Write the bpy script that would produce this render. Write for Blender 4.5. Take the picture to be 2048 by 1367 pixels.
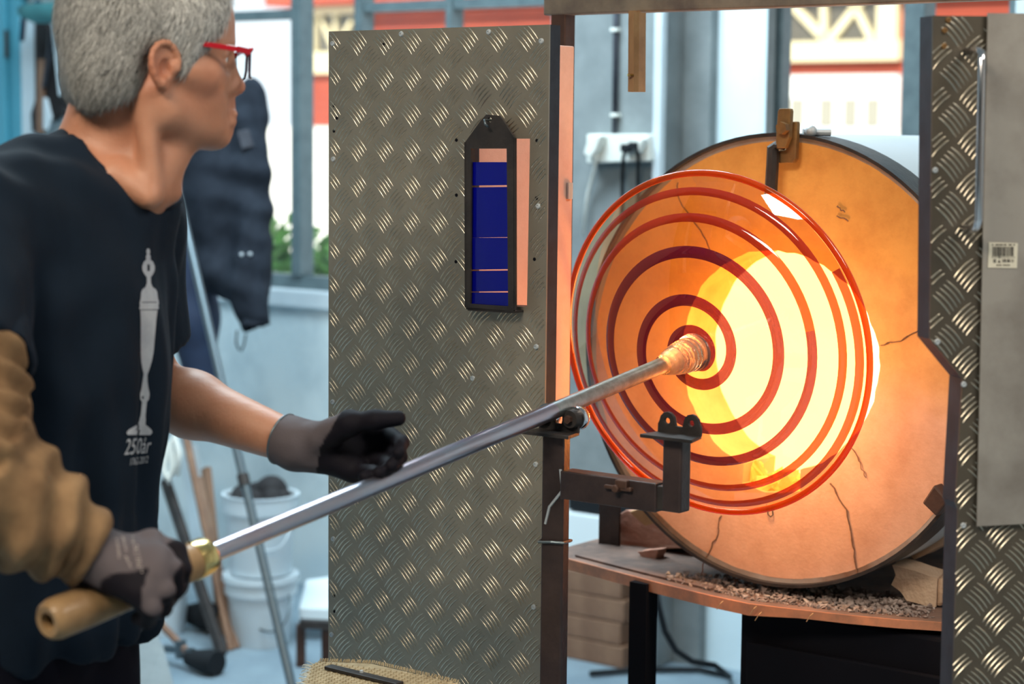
import bpy, bmesh, math, random
import numpy as np
from mathutils import Vector, Matrix, noise
from mathutils.geometry import tessellate_polygon
from mathutils.bvhtree import BVHTree

random.seed(7); rng = np.random.default_rng(7)
for o in list(bpy.data.objects): bpy.data.objects.remove(o)
SC = bpy.context.scene
COL = SC.collection

# ------------------------------------------------------------------ camera
FPX = 3940.0
cam_data = bpy.data.cameras.new('camera')
cam_data.sensor_width = 36.0
cam_data.lens = FPX / 2048.0 * 36.0
cam_data.clip_start = 0.05; cam_data.clip_end = 200
cam_data.dof.use_dof = True
cam_data.dof.focus_distance = 2.95
cam_data.dof.aperture_fstop = 3.9
cam_data.dof.aperture_blades = 0
CAM = bpy.data.objects.new('camera', cam_data); COL.objects.link(CAM)
CAM_M = Matrix.Translation((0, 0, 1.5)) @ Matrix.Rotation(math.radians(84.0), 4, 'X') @ Matrix.Rotation(0.0104, 4, 'Z')
CAM.matrix_world = CAM_M
SC.camera = CAM

# ------------------------------------------------------------------ world and light
W = bpy.data.worlds.new('overcast_sky'); SC.world = W; W.use_nodes = True
wb = W.node_tree.nodes['Background']
wb.inputs[0].default_value = (0.84, 0.93, 1.0, 1); wb.inputs[1].default_value = 1.0

def light(name, kind, loc, target, energy, color, size=None, size_y=None, spread=None):
    d = bpy.data.lights.new(name, kind); d.energy = energy; d.color = color
    if kind == 'AREA':
        d.shape = 'RECTANGLE'; d.size = size; d.size_y = size_y or size
        if spread: d.spread = spread
    o = bpy.data.objects.new(name, d); COL.objects.link(o)
    o.location = loc
    o.rotation_euler = (Vector(target) - Vector(loc)).to_track_quat('-Z', 'Y').to_euler()
    return o
sun = light('sun', 'SUN', (-3, -4, 9), (0.5, 6.5, 0), 4.8, (1.0, 0.94, 0.84)); sun.data.angle = 0.01
# workshop ceiling lamp, plus an added lamp and an added overhead panel as fill
light('overhead_light', 'AREA', (-1.3, 0.3, 3.45), (-1.1, 0.9, 0), 130, (1.0, 0.88, 0.70), 1.5, 1.5)
light('overhead_light', 'AREA', (2.2, 1.0, 3.45), (2.2, 1.0, 0), 60, (1.0, 0.93, 0.82), 1.4, 1.4)  # added fill lamp over the right side, out of view
light('wall_fill_light', 'AREA', (-0.6, 4.6, 3.45), (-0.6, 4.9, 0), 125, (0.72, 0.91, 1.0), 2.0, 1.2)  # added panel light, out of view, brightens the back wall
light('furnace_glow_fill', 'POINT', (0.386, 3.22, 1.10), (0, 0, 0), 4.2, (1.0, 0.56, 0.24)).data.shadow_soft_size = 0.05   # added point light before the mouth, stands in for furnace glow
SC.view_settings.view_transform = 'Standard'; SC.view_settings.look = 'None'
SC.view_settings.gamma = 1.0; SC.view_settings.use_curve_mapping = False
SC.view_settings.exposure = 0.6
SC.cycles.max_bounces = 10; SC.cycles.transparent_max_bounces = 16
SC.cycles.transmission_bounces = 8
SC.cycles.caustics_reflective = False; SC.cycles.caustics_refractive = False
SC.cycles.sample_clamp_indirect = 6.0

# ------------------------------------------------------------------ geometry helpers
R3 = CAM_M.to_3x3(); CPOS = CAM_M.translation
def U(px, py, depth):
    return CPOS + R3 @ (Vector(((px - 1024) / FPX, (683.5 - py) / FPX, -1.0)) * depth)
def ray(px, py):
    return R3 @ Vector(((px - 1024) / FPX, (683.5 - py) / FPX, -1.0))
def hit(px, py, p0, n):
    r = ray(px, py); t = (Vector(p0) - CPOS).dot(n) / r.dot(n)
    return CPOS + r * t
UP = Vector((0, 0, 1))
YAW = math.radians(37.0)
DAX = Vector((math.sin(YAW), math.cos(YAW), 0))       # into the furnace
LAX = Vector((math.cos(YAW), -math.sin(YAW), 0))      # to the right along the furnace front

class MB:
    def __init__(s): s.v = []; s.f = []; s.col = None
    def add(s, vs, fs):
        n = len(s.v); s.v += [Vector(v) for v in vs]; s.f += [tuple(i + n for i in f) for f in fs]; return s
    def box(s, c, sx, sy, sz, ax=Vector((1, 0, 0)), ay=Vector((0, 1, 0)), az=UP):
        c = Vector(c)
        vs = [c + ax * (i * sx / 2) + ay * (j * sy / 2) + az * (k * sz / 2) for k in (-1, 1) for j in (-1, 1) for i in (-1, 1)]
        return s.add(vs, [(0, 2, 3, 1), (4, 5, 7, 6), (0, 1, 5, 4), (2, 6, 7, 3), (0, 4, 6, 2), (1, 3, 7, 5)])
    def bar(s, a, b, w, h, up=UP):
        a, b = Vector(a), Vector(b); ax = (b - a); L = ax.length; ax = ax / L
        ay = up.cross(ax)
        if ay.length < 1e-4: ay = Vector((1, 0, 0)).cross(ax)
        ay.normalize(); az = ax.cross(ay)
        return s.box((a + b) / 2, L, w, h, ax, ay, az)
    def tube(s, pts, r, n=14, cap=True, closed=False):
        pts = [Vector(p) for p in pts]; m = len(pts)
        rs = r if isinstance(r, (list, tuple)) else [r] * m
        t0 = (pts[1] - pts[0]).normalized()
        u = t0.orthogonal().normalized(); vs = []; fs = []
        for i, p in enumerate(pts):
            if closed: t = (pts[(i + 1) % m] - pts[i - 1]).normalized()
            elif i == 0: t = t0
            elif i == m - 1: t = (pts[-1] - pts[-2]).normalized()
            else: t = ((pts[i + 1] - p).normalized() + (p - pts[i - 1]).normalized()).normalized()
            u = (u - t * u.dot(t)).normalized(); w = t.cross(u)
            for k in range(n):
                a = 2 * math.pi * k / n
                vs.append(p + (u * math.cos(a) + w * math.sin(a)) * rs[i])
        rows = m if closed else m - 1
        for i in range(rows):
            j = (i + 1) % m
            for k in range(n):
                k2 = (k + 1) % n
                fs.append((i * n + k, i * n + k2, j * n + k2, j * n + k))
        if cap and not closed:
            fs.append(tuple(range(n - 1, -1, -1))); fs.append(tuple((m - 1) * n + k for k in range(n)))
        return s.add(vs, fs)
    def lathe(s, prof, o, ax, n=48, closed=False, cap=False):
        # prof: (r, h) along the axis
        ax = Vector(ax).normalized(); u = ax.orthogonal().normalized(); w = ax.cross(u); o = Vector(o)
        vs = [o + ax * h + (u * math.cos(2 * math.pi * k / n) + w * math.sin(2 * math.pi * k / n)) * r for r, h in prof for k in range(n)]
        m = len(prof); fs = []
        for i in range(m if closed else m - 1):
            j = (i + 1) % m
            for k in range(n):
                k2 = (k + 1) % n
                fs.append((i * n + k, i * n + k2, j * n + k2, j * n + k))
        if cap: fs.append(tuple(range(n - 1, -1, -1))); fs.append(tuple((m - 1) * n + k for k in range(n)))
        return s.add(vs, fs)
    def prism(s, loops, ext):
        # loops: [outer, hole, ...] lists of world points in a plane, extruded by the vector ext
        loops = [[Vector(p) for p in L] for L in loops]; ext = Vector(ext)
        flat = [p for L in loops for p in L]; n = len(flat)
        tri = tessellate_polygon(loops)
        nn = Vector((0, 0, 0))
        for a, b, c in tri: nn += (flat[b] - flat[a]).cross(flat[c] - flat[a])
        flip = nn.dot(ext) > 0
        fs = [(t[::-1] if flip else tuple(t)) for t in tri]
        fs += [tuple(i + n for i in (t if flip else t[::-1])) for t in tri]
        b = 0
        for L in loops:
            m = len(L)
            for i in range(m):
                j = (i + 1) % m; fs.append((b + i, b + j, b + j + n, b + i + n))
            b += m
        return s.add(flat + [p + ext for p in flat], fs)
    def sphere(s, c, r, n=12, m=8, sq=(1, 1, 1)):
        c = Vector(c); vs = []; fs = []
        for i in range(m + 1):
            th = math.pi * i / m
            for k in range(n):
                a = 2 * math.pi * k / n
                vs.append(c + Vector((math.sin(th) * math.cos(a) * r * sq[0], math.sin(th) * math.sin(a) * r * sq[1], math.cos(th) * r * sq[2])))
        for i in range(m):
            for k in range(n): fs.append((i * n + k, (i + 1) * n + k, (i + 1) * n + (k + 1) % n, i * n + (k + 1) % n))
        return s.add(vs, fs)

def wpos(o):
    p = Vector((0, 0, 0))
    while o is not None: p += o.location; o = o.parent
    return p
def obj(name, mb, m, parent=None, smooth=False, bevel=0, fix=True, base=None):
    me = bpy.data.meshes.new(name)
    if parent is not None: off = wpos(parent); loc = Vector((0, 0, 0))
    else:
        if base is None:
            xs = [v.x for v in mb.v]; ys = [v.y for v in mb.v]; zs = [v.z for v in mb.v]
            base = Vector(((min(xs) + max(xs)) / 2, (min(ys) + max(ys)) / 2, min(zs)))
        off = Vector(base); loc = off
    me.from_pydata([v - off for v in mb.v], [], mb.f)
    if fix:
        bm = bmesh.new(); bm.from_mesh(me); bmesh.ops.remove_doubles(bm, verts=bm.verts, dist=1e-6)
        bmesh.ops.recalc_face_normals(bm, faces=bm.faces); bm.to_mesh(me); bm.free()
    if smooth:
        me.polygons.foreach_set('use_smooth', [True] * len(me.polygons))
        if smooth == 'auto':
            me.set_sharp_from_angle(angle=math.radians(40))
    ms = m if isinstance(m, (list, tuple)) else [m]
    for x in ms: me.materials.append(x)
    o = bpy.data.objects.new(name, me); COL.objects.link(o)
    o.location = loc
    if parent is not None: o.parent = parent
    if bevel:
        b = o.modifiers.new('bevel', 'BEVEL'); b.width = bevel; b.segments = 2; b.limit_method = 'ANGLE'
    return o
def thing(name, label, cat, loc, group=None):
    o = bpy.data.objects.new(name, None); COL.objects.link(o); o.location = Vector(loc)
    o.empty_display_size = 0.1
    o['label'] = label; o['category'] = cat
    if group: o['group'] = group
    return o
def tag(o, label, cat, group=None):
    o['label'] = label; o['category'] = cat
    if group: o['group'] = group
    return o
def struct(o): o['kind'] = 'structure'; return o
def stuff(o): o['kind'] = 'stuff'; return o

# ------------------------------------------------------------------ materials
def mat(name, col, rough=0.6, metal=0.0, noise_amt=0.0, noise_scale=8.0, col2=None, bump=0.0, bump_scale=60.0,
        emit=None, estr=0.0, coat=0.0, spec=0.5, sss=0.0, attr=None, detail=6.0, sheen=0.0, stretch=None, thr=(0.35, 0.68)):
    m = bpy.data.materials.new(name); m.use_nodes = True
    nt = m.node_tree; N = nt.nodes; L = nt.links; b = N['Principled BSDF']
    b.inputs['Base Color'].default_value = (*col, 1); b.inputs['Roughness'].default_value = rough
    b.inputs['Metallic'].default_value = metal; b.inputs['Specular IOR Level'].default_value = spec
    b.inputs['Coat Weight'].default_value = coat
    b.inputs['Sheen Weight'].default_value = sheen
    if sss:
        b.inputs['Subsurface Weight'].default_value = sss
        b.inputs['Subsurface Radius'].default_value = (0.012, 0.005, 0.003)
        b.inputs['Subsurface Scale'].default_value = 0.4
    if emit is not None:
        b.inputs['Emission Color'].default_value = (*emit, 1); b.inputs['Emission Strength'].default_value = estr
    tc = N.new('ShaderNodeTexCoord'); vec = tc.outputs['Object']
    if stretch:
        mp = N.new('ShaderNodeMapping'); mp.inputs['Scale'].default_value = stretch
        L.new(vec, mp.inputs['Vector']); vec = mp.outputs['Vector']
    if noise_amt or col2:
        nz = N.new('ShaderNodeTexNoise'); nz.inputs['Scale'].default_value = noise_scale; nz.inputs['Detail'].default_value = detail
        nz.inputs['Roughness'].default_value = 0.62
        L.new(vec, nz.inputs['Vector'])
        rp = N.new('ShaderNodeValToRGB'); L.new(nz.outputs['Fac'], rp.inputs['Fac'])
        c2 = col2 or tuple(max(0, c * (1 - noise_amt)) for c in col)
        rp.color_ramp.elements[0].position = thr[0]; rp.color_ramp.elements[1].position = thr[1]
        rp.color_ramp.elements[0].color = (*c2, 1); rp.color_ramp.elements[1].color = (*col, 1)
        src = rp.outputs['Color']
    else: src = None
    if attr:
        a = N.new('ShaderNodeAttribute'); a.attribute_name = attr
        if src is None: src = a.outputs['Color']
        else:
            mx = N.new('ShaderNodeMixRGB'); mx.blend_type = 'MULTIPLY'; mx.inputs['Fac'].default_value = 1
            L.new(src, mx.inputs[1]); L.new(a.outputs['Color'], mx.inputs[2]); src = mx.outputs[0]
    if src is not None: L.new(src, b.inputs['Base Color'])
    if bump:
        n2 = N.new('ShaderNodeTexNoise'); n2.inputs['Scale'].default_value = bump_scale; n2.inputs['Detail'].default_value = 5
        L.new(vec, n2.inputs['Vector'])
        bp = N.new('ShaderNodeBump'); bp.inputs['Strength'].default_value = bump; bp.inputs['Distance'].default_value = 0.004
        L.new(n2.outputs['Fac'], bp.inputs['Height']); L.new(bp.outputs['Normal'], b.inputs['Normal'])
    return m
def thin_glass(name, tint, refl=0.05, solid=True, rough=0.0, gloss=(1, 1, 1), fres=True, body=None, body_amt=0.0):
    m = bpy.data.materials.new(name); m.use_nodes = True
    nt = m.node_tree; N = nt.nodes; L = nt.links; N.clear()
    out = N.new('ShaderNodeOutputMaterial'); tr = N.new('ShaderNodeBsdfTransparent'); tr.inputs[0].default_value = (*tint, 1)
    gl = N.new('ShaderNodeBsdfGlossy'); gl.inputs['Roughness'].default_value = rough; gl.inputs[0].default_value = (*gloss, 1)
    mx = N.new('ShaderNodeMixShader')
    if fres:    # Schlick reflectance of the outer face only
        lw = N.new('ShaderNodeLayerWeight'); lw.inputs[0].default_value = 0.5
        pw = N.new('ShaderNodeMath'); pw.operation = 'POWER'; pw.inputs[1].default_value = 5.0; L.new(lw.outputs['Facing'], pw.inputs[0])
        ma = N.new('ShaderNodeMath'); ma.operation = 'MULTIPLY_ADD'; ma.inputs[1].default_value = 1 - refl; ma.inputs[2].default_value = refl; L.new(pw.outputs[0], ma.inputs[0])
        src = ma
        if solid:
            ge = N.new('ShaderNodeNewGeometry'); sb = N.new('ShaderNodeMath'); sb.operation = 'SUBTRACT'; sb.inputs[0].default_value = 1; L.new(ge.outputs['Backfacing'], sb.inputs[1])
            m3 = N.new('ShaderNodeMath'); m3.operation = 'MULTIPLY'; L.new(ma.outputs[0], m3.inputs[0]); L.new(sb.outputs[0], m3.inputs[1]); src = m3
        L.new(src.outputs[0], mx.inputs[0])
    else: mx.inputs[0].default_value = refl
    base = tr
    if body:
        df = N.new('ShaderNodeBsdfDiffuse'); df.inputs[0].default_value = (*body, 1)
        m2 = N.new('ShaderNodeMixShader'); m2.inputs[0].default_value = body_amt
        L.new(tr.outputs[0], m2.inputs[1]); L.new(df.outputs[0], m2.inputs[2]); base = m2
    L.new(base.outputs[0], mx.inputs[1]); L.new(gl.outputs[0], mx.inputs[2]); L.new(mx.outputs[0], out.inputs[0])
    return m

M = {}
M['floor'] = mat('floor_concrete', (0.26, 0.34, 0.40), 0.55, col2=(0.16, 0.22, 0.27), noise_scale=3)
M['wall'] = mat('painted_wall', (0.62, 0.72, 0.76), 0.85, col2=(0.45, 0.55, 0.60), noise_scale=4, bump=0.5, bump_scale=14, thr=(0.3, 0.55))
M['wall_dim'] = mat('dim_workshop_wall', (0.30, 0.29, 0.27), 0.9, col2=(0.22, 0.21, 0.2), noise_scale=1)
M['pillar'] = mat('grey_pillar', (0.24, 0.27, 0.28), 0.9, col2=(0.17, 0.195, 0.205), noise_scale=7, bump=0.3, bump_scale=30)
M['reveal'] = mat('pale_blue_plaster', (0.72, 0.86, 0.93), 0.85, col2=(0.62, 0.78, 0.86), noise_scale=2)
M['frame_paint'] = mat('blue_grey_window_paint', (0.12, 0.165, 0.18), 0.5, col2=(0.08, 0.115, 0.13), noise_scale=20)
M['ceiling'] = mat('ceiling_paint', (0.55, 0.57, 0.56), 0.9, col2=(0.45, 0.47, 0.47), noise_scale=2)
M['pane'] = thin_glass('window_glass', (0.97, 0.99, 0.99))
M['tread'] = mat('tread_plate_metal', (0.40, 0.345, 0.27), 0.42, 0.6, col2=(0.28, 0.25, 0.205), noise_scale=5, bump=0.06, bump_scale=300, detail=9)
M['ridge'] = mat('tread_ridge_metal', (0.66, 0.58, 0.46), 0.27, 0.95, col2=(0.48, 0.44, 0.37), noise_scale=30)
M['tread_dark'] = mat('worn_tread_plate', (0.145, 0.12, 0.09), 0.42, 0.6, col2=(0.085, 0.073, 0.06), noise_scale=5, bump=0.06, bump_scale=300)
M['edge_steel'] = mat('dark_blue_grey_steel', (0.045, 0.05, 0.065), 0.5, 0.4, spec=0.3, col2=(0.03, 0.032, 0.042), noise_scale=30)
M['black_steel'] = mat('blackened_steel', (0.022, 0.02, 0.021), 0.5, 0.3, spec=0.3, col2=(0.05, 0.042, 0.040), noise_scale=22, bump=0.2, bump_scale=120, thr=(0.4, 0.75))
M['rust_steel'] = mat('rusty_brown_steel', (0.05, 0.028, 0.022), 0.55, 0.3, spec=0.3, col2=(0.10, 0.052, 0.038), noise_scale=14, bump=0.2, bump_scale=110)
M['stand_steel'] = mat('scorched_stand_steel', (0.020, 0.015, 0.018), 0.42, 0.3, spec=0.35, col2=(0.075, 0.05, 0.047), noise_scale=12, bump=0.25, bump_scale=100, thr=(0.3, 0.8))
M['beam'] = mat('stained_beam', (0.30, 0.24, 0.18), 0.6, 0.4, col2=(0.13, 0.10, 0.085), noise_scale=9, bump=0.2)
M['lining'] = mat('pink_lining_board', (0.85, 0.50, 0.40), 0.9, col2=(0.80, 0.46, 0.36), noise_scale=60, bump=0.1, bump_scale=300)
M['blue_glass'] = thin_glass('cobalt_glass', (0.004, 0.004, 0.30), body=(0.003, 0.006, 0.40), body_amt=0.55)
M['wood'] = mat('turned_wood', (0.31, 0.195, 0.095), 0.5, spec=0.3, col2=(0.20, 0.115, 0.052), noise_scale=6, stretch=(3, 3, 3), coat=0.1)
M['wood_strip'] = mat('scorched_wood_strip', (0.42, 0.25, 0.11), 0.7, col2=(0.22, 0.11, 0.05), noise_scale=18, stretch=(1, 1, 0.25))
M['brass'] = mat('brass', (0.80, 0.58, 0.24), 0.22, 1.0)
M['pipe'] = mat('polished_steel_pipe', (0.55, 0.57, 0.66), 0.28, 1.0, col2=(0.54, 0.44, 0.50), noise_scale=9)
M['pipe_hot'] = mat('oxidised_pipe_end', (0.50, 0.55, 0.56), 0.33, 0.95, col2=(0.34, 0.36, 0.36), noise_scale=70, bump=0.1, bump_scale=400)
M['chrome'] = mat('chrome', (0.75, 0.74, 0.78), 0.12, 1.0)
M['galv'] = mat('pale_galvanised_steel', (0.50, 0.54, 0.57), 0.5, 0.35, col2=(0.52, 0.56, 0.60), noise_scale=5, bump=0.15, bump_scale=40)
M['grey_sheet'] = mat('smudged_grey_sheet', (0.36, 0.335, 0.305), 0.5, 0.45, col2=(0.21, 0.185, 0.165), noise_scale=6, detail=7, thr=(0.3, 0.56))
M['sticker'] = mat('sticker_paper', (0.62, 0.58, 0.47), 0.7)
M['ink'] = mat('faded_black_ink', (0.08, 0.07, 0.06), 0.8)
M['bracket'] = mat('ochre_rusted_bracket', (0.30, 0.16, 0.05), 0.6, 0.4, col2=(0.17, 0.085, 0.03), noise_scale=30)
M['crack'] = mat('crack_soot', (0.20, 0.10, 0.06), 0.95)
M['brick'] = mat('pinkish_firebrick', (0.74, 0.37, 0.26), 0.95, col2=(0.55, 0.25, 0.17), noise_scale=14, bump=0.5, bump_scale=140)
M['brick_pale'] = mat('pale_firebrick', (0.58, 0.42, 0.30), 0.95, col2=(0.44, 0.27, 0.17), noise_scale=9, bump=0.5, bump_scale=140)
M['tile_orange'] = mat('orange_tile', (0.66, 0.36, 0.16), 0.85, col2=(0.55, 0.28, 0.12), noise_scale=20)
M['rubble'] = mat('rubble', (0.46, 0.38, 0.34), 0.95, col2=(0.20, 0.14, 0.12), noise_scale=40, bump=0.5, bump_scale=150)
M['tray'] = mat('scaled_tray_steel', (0.27, 0.16, 0.12), 0.7, 0.35, col2=(0.13, 0.085, 0.07), noise_scale=13, bump=0.3, bump_scale=80)
M['tray_lip'] = mat('glow_orange_tray_lip', (0.78, 0.29, 0.14), 0.6, 0.3, col2=(0.38, 0.17, 0.10), noise_scale=16)  # furnace glow on the lip is painted into its orange
M['hoop'] = mat('heat_stained_hoop', (0.42, 0.42, 0.42), 0.5, 0.3, col2=(0.15, 0.085, 0.055), noise_scale=3.5)
M['near_black'] = mat('matt_black_paint', (0.005, 0.005, 0.008), 0.8, spec=0.1)
M['plastic_white'] = mat('white_plastic', (0.62, 0.70, 0.75), 0.45, col2=(0.54, 0.62, 0.68), noise_scale=5)
M['old_plastic'] = mat('off_white_plastic', (0.72, 0.74, 0.70), 0.5)
M['rubber'] = mat('black_rubber', (0.010, 0.012, 0.015), 0.7, spec=0.2)
M['jacket'] = mat('dark_jacket_cloth', (0.010, 0.013, 0.020), 0.8, spec=0.12, col2=(0.022, 0.028, 0.04), noise_scale=12, bump=0.35, bump_scale=18)
M['jacket_patch'] = mat('grey_reflective_patch', (0.20, 0.24, 0.27), 0.5)
M['navy_coat'] = mat('navy_coat_cloth', (0.012, 0.03, 0.075), 0.8, col2=(0.007, 0.016, 0.045), noise_scale=8)
M['blue_paint'] = mat('turquoise_cabinet_paint', (0.08, 0.33, 0.44), 0.45, col2=(0.065, 0.28, 0.38), noise_scale=3)
M['teal_cloth'] = mat('teal_cloth', (0.06, 0.24, 0.26), 0.85, col2=(0.035, 0.16, 0.18), noise_scale=10)
M['white_board'] = mat('white_painted_board', (0.60, 0.68, 0.73), 0.7, col2=(0.52, 0.60, 0.66), noise_scale=6)
M['black_cloth'] = mat('black_webbing', (0.012, 0.010, 0.012), 0.8)
M['brown_wood'] = mat('brown_wood', (0.27, 0.15, 0.09), 0.6, col2=(0.17, 0.085, 0.05), noise_scale=10)
M['grey_steel'] = mat('grey_steel_rod', (0.12, 0.15, 0.17), 0.4, 0.8)
M['weave'] = mat('tan_glass_cloth', (0.50, 0.40, 0.25), 0.9, col2=(0.34, 0.26, 0.15), noise_scale=60)
M['fray'] = mat('pale_frayed_threads', (0.72, 0.70, 0.62), 0.8)
M['paper'] = mat('white_paper', (0.72, 0.80, 0.84), 0.8)
M['red_board'] = mat('red_painted_boards', (0.42, 0.075, 0.035), 0.8, col2=(0.34, 0.055, 0.03), noise_scale=3)
M['cream'] = mat('cream_window_paint', (0.75, 0.66, 0.42), 0.7)
M['white_render'] = mat('white_house_plinth', (0.78, 0.77, 0.73), 0.8)
M['dark_pane'] = mat('dim_house_pane', (0.12, 0.11, 0.09), 0.15)
M['pale_pane'] = mat('pale_house_pane', (0.34, 0.32, 0.26), 0.2)
M['ground'] = mat('bright_paving', (0.66, 0.64, 0.60), 0.9, col2=(0.55, 0.53, 0.5), noise_scale=1)
M['leaf'] = mat('garden_leaf', (0.16, 0.34, 0.05), 0.5, col2=(0.10, 0.26, 0.05), noise_scale=4)
M['stem'] = mat('plant_stem', (0.10, 0.16, 0.05), 0.7)

# the drum's face board: iron stained ochre above, bare pinkish castable below, blotchy
def face_material():
    m = mat('stained_castable_face', (0.7, 0.4, 0.2), 0.95, bump=0.12, bump_scale=160)
    nt = m.node_tree; N = nt.nodes; L = nt.links; b = N['Principled BSDF']
    tc = N.new('ShaderNodeTexCoord'); sp = N.new('ShaderNodeSeparateXYZ'); L.new(tc.outputs['Object'], sp.inputs[0])
    nz = N.new('ShaderNodeTexNoise'); nz.inputs['Scale'].default_value = 5; nz.inputs['Detail'].default_value = 8; L.new(tc.outputs['Object'], nz.inputs['Vector'])
    ma = N.new('ShaderNodeMath'); ma.operation = 'MULTIPLY_ADD'; ma.inputs[1].default_value = 0.28; L.new(nz.outputs['Fac'], ma.inputs[0]); L.new(sp.outputs['Z'], ma.inputs[2])
    rp = N.new('ShaderNodeValToRGB'); L.new(ma.outputs[0], rp.inputs[0])
    e = rp.color_ramp.elements
    e[0].position = 0.03; e[0].color = (0.80, 0.46, 0.32, 1); e[1].position = 0.30; e[1].color = (0.78, 0.36, 0.085, 1)
    x = e.new(0.14); x.color = (0.80, 0.41, 0.17, 1)
    n2 = N.new('ShaderNodeTexNoise'); n2.inputs['Scale'].default_value = 11; n2.inputs['Detail'].default_value = 12; n2.inputs['Roughness'].default_value = 0.7; L.new(tc.outputs['Object'], n2.inputs['Vector'])
    r2 = N.new('ShaderNodeValToRGB'); L.new(n2.outputs['Fac'], r2.inputs[0])
    r2.color_ramp.elements[0].position = 0.32; r2.color_ramp.elements[0].color = (0.72, 0.62, 0.55, 1); r2.color_ramp.elements[1].position = 0.58; r2.color_ramp.elements[1].color = (1, 1, 1, 1)
    mx = N.new('ShaderNodeMixRGB'); mx.blend_type = 'MULTIPLY'; mx.inputs[0].default_value = 0.7
    L.new(rp.outputs[0], mx.inputs[1]); L.new(r2.outputs[0], mx.inputs[2]); L.new(mx.outputs[0], b.inputs['Base Color'])
    return m
M['face'] = face_material()
M['fire'] = mat('white_hot_chamber', (0.9, 0.6, 0.3), 0.9, emit=(1.0, 0.74, 0.42), estr=1.9)
M['hot_edge'] = mat('glowing_broken_edge', (0.8, 0.5, 0.25), 0.9, col2=(0.6, 0.25, 0.08), noise_scale=25, emit=(1.0, 0.42, 0.06), estr=0.9)
M['amber'] = thin_glass('amber_glass', (0.97, 0.68, 0.38), refl=0.10, solid=False)
M['rim_glass'] = thin_glass('orange_red_rim_glass', (0.85, 0.22, 0.04), body=(0.75, 0.13, 0.01), body_amt=0.35)
M['spiral'] = thin_glass('wine_red_glass_stripe', (0.22, 0.10, 0.14), body=(0.15, 0.004, 0.045), body_amt=0.55, solid=False)
M['spiral_outer'] = thin_glass('orange_red_glass_stripe', (0.45, 0.15, 0.10), body=(0.50, 0.035, 0.02), body_amt=0.5, solid=False)
mg = mat('clear_glass_gather', (0.95, 0.85, 0.75), 0.04, bump=0.9, bump_scale=60)
mg.node_tree.nodes['Principled BSDF'].inputs['Transmission Weight'].default_value = 0.9
M['gather'] = mg
exec_marks = []
# ================================================================== SETTING
P0 = U(600, 590, 6.5); P0.z = 0
def WP(s, e, z): return P0 + LAX * s + DAX * e + UP * z
def s_of(px, e=0.0, py=600): return (hit(px, py, P0 + DAX * e, DAX) - P0).dot(LAX)
def z_of(px, py, e=0.0): return hit(px, py, P0 + DAX * e, DAX).z
def wbox(mb, s0, s1, z0, z1, e0, e1):
    return mb.box(WP((s0 + s1) / 2, (e0 + e1) / 2, (z0 + z1) / 2), s1 - s0, e1 - e0, z1 - z0, LAX, DAX, UP)
def wquad(px0, py0, px1, py1, e):    # (s0, s1, z0, z1) of a pixel rectangle on the plane at distance e
    a, b = s_of(px0, e, py1), s_of(px1, e, py1)
    return a, b, z_of((px0 + px1) / 2, py1, e), z_of((px0 + px1) / 2, py0, e)

mb = MB(); wbox(mb, -1.7, 7.0, -0.12, 0.0, -9.5, 0.35); struct(obj('floor', mb, M['floor']))
mb = MB(); wbox(mb, -1.7, 7.0, 3.5, 3.6, -9.5, 0.35); struct(obj('ceiling', mb, M['ceiling']))
mb = MB(); wbox(mb, -1.85, -1.7, 0.0, 3.5, -9.5, 0.35); struct(obj('wall_left', mb, M['wall']))
mb = MB(); wbox(mb, 7.0, 7.15, 0.0, 3.5, -9.5, 0.22); struct(obj('wall_right', mb, M['wall_dim']))
mb = MB(); wbox(mb, -1.7, 7.0, 0.0, 3.5, -9.65, -9.5); struct(obj('wall_front', mb, M['wall_dim']))
SW0, SW1 = s_of(262), s_of(1158)                       # the left hand window between the wall and the pillar
SP1 = s_of(1378); SV0, SV1 = s_of(1430), s_of(1526)
S20, S21 = s_of(1561, 0.13), s_of(2010)
ZS = z_of(600, 600)                                     # sill height
mb = MB()
wbox(mb, -1.7, 7.0, 0, ZS, 0, 0.13)
wbox(mb, -1.7, SW0, ZS, 3.5, 0, 0.13)
wbox(mb, SW0, SW1 + 0.02, 2.75, 3.5, 0, 0.13)
wbox(mb, SW1, S20, ZS, 3.5, 0.02, 0.13)
wbox(mb, S20, S21, 2.75, 3.5, 0, 0.13)
wbox(mb, S21, 7.0, ZS, 3.5, 0, 0.13)
struct(obj('wall_back', mb, M['wall']))
mb = MB(); wbox(mb, SW1, SP1, 0, 3.5, -0.16, 0.0); struct(obj('trim_1', mb, M['pillar'], bevel=0.006))
mb = MB(); wbox(mb, SP1, SV0, 0, 3.5, -0.05, 0.0); struct(obj('trim_2', mb, M['pillar']))
mb = MB(); wbox(mb, SP1 - 0.012, SP1 + 0.012, 0, 3.5, -0.185, -0.16); struct(obj('trim_3', mb, M['white_board']))
mb = MB(); wbox(mb, SV0, SV1, 0, 3.5, -0.012, 0.02); struct(obj('trim_4', mb, M['reveal']))
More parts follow.
